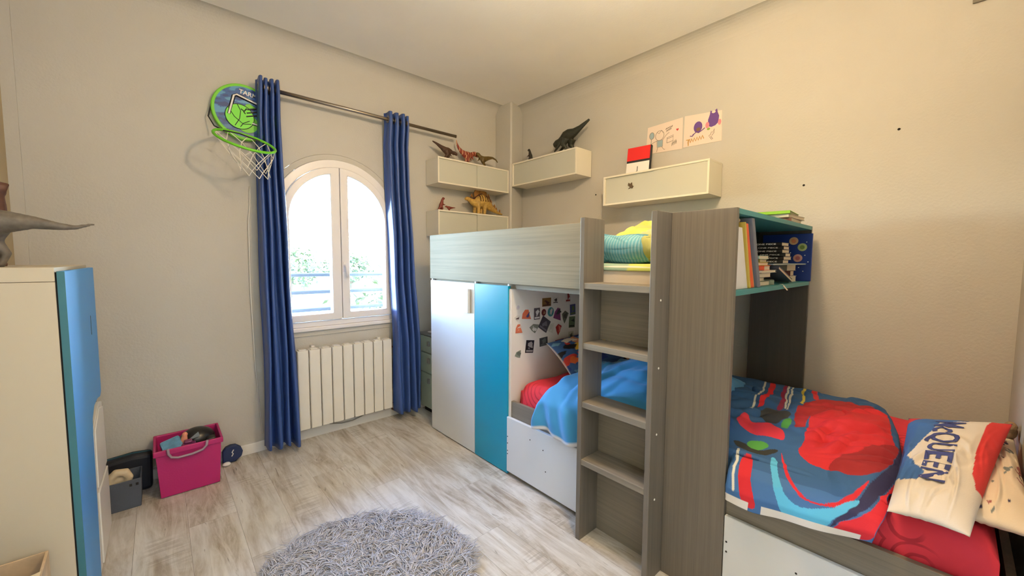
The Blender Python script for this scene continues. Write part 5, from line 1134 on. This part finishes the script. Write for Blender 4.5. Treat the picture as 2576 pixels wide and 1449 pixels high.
mk('bag_body', B().prism([(-0.30, 0.0), (-0.075, 0.0), (-0.070, 0.20), (-0.15, 0.208), (-0.30, 0.195)], 'y', 2.915, 3.005), mat('navy_nylon', (16, 20, 32), rough=0.6), nvb, bevel=0.02, seg=3)
mk('zip', B().tube([(-0.295, 2.96, 0.197), (-0.15, 2.96, 0.210), (-0.075, 2.96, 0.202)], 0.004, 6), mat('zip_teal', (30, 70, 84), rough=0.5), nvb)
# slide sandal leaning on the baseboard
sd = thing('slide_sandal', 'navy slide sandal tucked between the pink crate and the baseboard', 'sandal', (0.29, 2.985, 0.0))
so = [(0.245, 0.004), (0.31, 0.006), (0.345, 0.03), (0.352, 0.06), (0.342, 0.09), (0.32, 0.108), (0.29, 0.112), (0.262, 0.104), (0.246, 0.085)]
mk('strap', B().prism(so, 'y', 2.955, 2.985), mat('sandal_navy', (24, 42, 84), rough=0.6), sd, bevel=0.008, seg=3)
mk('sole', B().prism([(p[0]*0.9+0.03, p[1]*0.95) for p in so], 'y', 2.986, 3.006), mat('sandal_sole', (34, 38, 52), rough=0.7), sd, bevel=0.004)
mk('logo', B().tube([(0.292, 2.954, 0.045), (0.300, 2.953, 0.06), (0.294, 2.953, 0.07), (0.303, 2.953, 0.085)], 0.003, 6), M_twhite, sd)
tag(mk('white_rag', B().ball((0.262, 2.93, 0.014), (0.022, 0.016, 0.013)), M_twhite, smooth=True), 'small white crumpled cloth on the floor by the sandal', 'cloth')

# ------------------------------------------------------------------ shaggy round rug
RC = (0.535, 1.455); RR_ = 0.415
rug = thing('shaggy_rug', 'round light grey shaggy rug on the floor at the bottom centre', 'rug', (RC[0], RC[1], 0.0))
mk('backing', B().lathe([(RR_-0.02, 0.0005), (RR_-0.015, 0.006), (RR_-0.03, 0.010)], (RC[0], RC[1], 0), 60), mat('rug_backing', (120, 120, 126), rough=0.95), rug)
def pile():
    g = np.random.default_rng(8)                                     # tufts of yarn that share a lean and a tip
    NC = 2300; r = RR_*np.sqrt(g.uniform(0, 1, NC)); a = g.uniform(0, 2*PI, NC); cx, cy_ = RC[0]+r*np.cos(a)*0.95, RC[1]+r*np.sin(a)*0.95
    kp = cy_ > 1.02; cx, cy_, r, a = cx[kp], cy_[kp], r[kp], a[kp]; NC = len(cx)
    cd = 1.1+2.8*wob(cx*11, cy_*11, 61, 1.4)+g.normal(0, 0.7, NC); cl = g.uniform(0.045, 0.095, NC); chh = g.uniform(0.018, 0.046, NC)
    n_ = 9; N = NC*n_; rep = lambda q: np.repeat(q, n_)
    bx_ = rep(cx)+g.normal(0, 0.008, N); by = rep(cy_)+g.normal(0, 0.008, N); r = np.hypot(bx_-RC[0], by-RC[1]); a = np.arctan2(by-RC[1], bx_-RC[0])
    dirn = rep(cd)+g.normal(0, 0.22, N)
    out = np.clip((r/RR_-0.80)/0.2, 0, 1)                            # edge tufts fan outwards
    dx = np.cos(dirn)*(1-out)+np.cos(a)*out; dy = np.sin(dirn)*(1-out)+np.sin(a)*out
    nn = np.hypot(dx, dy)+1e-6; dx /= nn; dy /= nn
    L = rep(cl)*g.uniform(0.75, 1.15, N); h = np.maximum(rep(chh)*g.uniform(0.7, 1.15, N)*(1-0.4*out), 0.008)
    rad = g.uniform(0.0014, 0.0030, N); curl = rep(g.normal(0, 0.022, NC))+g.normal(0, 0.006, N)
    K = 6; s = np.linspace(0, 1, K)
    px_ = bx_[:, None]+dx[:, None]*L[:, None]*s**1.2 - dy[:, None]*curl[:, None]*np.sin(PI*s*1.3)
    py_ = by[:, None]+dy[:, None]*L[:, None]*s**1.2 + dx[:, None]*curl[:, None]*np.sin(PI*s*1.3)
    pz_ = 0.008+h[:, None]*np.sin(np.clip(s*2.2, 0, PI*0.80))
    P = np.stack([px_, py_, pz_], 2); tv = np.gradient(P, axis=1); tv /= np.linalg.norm(tv, axis=2, keepdims=True)+1e-9
    sd_ = np.cross(tv, np.array([0, 0, 1.0])); sd_ /= np.linalg.norm(sd_, axis=2, keepdims=True)+1e-9; ud = np.cross(sd_, tv)
    rr2 = rad[:, None]*np.array([1.0, 1.0, 1.0, 0.9, 0.7, 0.25])[None]
    ring = []
    for q in range(3):
        an = 2*PI*q/3+0.5; ring.append(P+(sd_*math.cos(an)+ud*math.sin(an))*rr2[:, :, None])
    V = np.stack(ring, 2).reshape(-1, 3)                             # N,K,3
    idx = np.arange(N*K*3).reshape(N, K, 3); F = []
    for i in range(K-1):
        for q in range(3):
            q2 = (q+1) % 3; F.append(np.stack([idx[:, i, q], idx[:, i, q2], idx[:, i+1, q2], idx[:, i+1, q]], 1))
    F = np.concatenate(F); V[:, 2] = np.maximum(V[:, 2], 0.0015)
    return V, F
V, F = pile()
mr = mat('rug_pile', (196, 196, 206), rough=0.7, sheen=0.2, var=0.3, vscale=40)
me = bpy.data.meshes.new('pile'); wv_ = np.array(wloc(rug)); me.vertices.add(len(V)); me.vertices.foreach_set('co', (V-wv_).astype(np.float32).ravel())
me.loops.add(F.size); me.loops.foreach_set('vertex_index', F.ravel().astype(np.int32)); me.polygons.add(len(F))
me.polygons.foreach_set('loop_start', np.arange(0, F.size, 4, dtype=np.int32)); me.polygons.foreach_set('use_smooth', np.ones(len(F), bool)); me.update(calc_edges=True); me.validate()
po = bpy.data.objects.new('pile', me); COL.objects.link(po); po.parent = rug; me.materials.append(mr); po['kind'] = 'stuff'

# ------------------------------------------------------------------ box high on the right wall, ceiling lamp
ac = thing('wall_unit', 'grey box mounted high on the right wall at the top edge', 'wall unit', (XR, -0.08, 2.405))
mk('housing', box(XR-0.012, -0.185, 2.405, XR, 0.0125, 2.62), mat('unit_grey', (120, 114, 102), rough=0.6), ac, bevel=0.003)
lp = thing('ceiling_lamp', 'round warm ceiling lamp in the middle of the room', 'ceiling lamp', (1.08, 0.64, 2.45))
mk('canopy', B().lathe([(0.045, HC-0.03), (0.05, HC-0.004), (0.05, HC)], (1.08, 0.64, 0), 20), M_white, lp)
mk('stem', B().tube([(1.08, 0.64, HC-0.03), (1.08, 0.64, 2.58)], 0.006, 8), M_white, lp)
mk('globe', B().ball((1.08, 0.64, 2.52), 0.07, 24, 14), mat('lamp_glow', (1.0, 0.71, 0.40), rough=0.5, emit=225.0), lp, smooth=True)
hfill = thing('hall_fill_light', 'added cool-white fill globe in the hallway behind the viewer', 'ceiling lamp', (0.15, -1.0, 2.47))  # unseen light added for cool fill from behind the camera
mk('canopy', B().lathe([(0.045, HC-0.03), (0.05, HC-0.004), (0.05, HC)], (0.15, -1.0, 0), 20), M_white, hfill)
mk('stem', B().tube([(0.15, -1.0, HC-0.03), (0.15, -1.0, 2.62)], 0.006, 8), M_white, hfill)
mk('globe', B().ball((0.15, -1.0, 2.55), 0.08, 24, 14), mat('hall_fill_glow', (0.84, 0.93, 1.0), rough=0.5, emit=78.0), hfill, smooth=True)
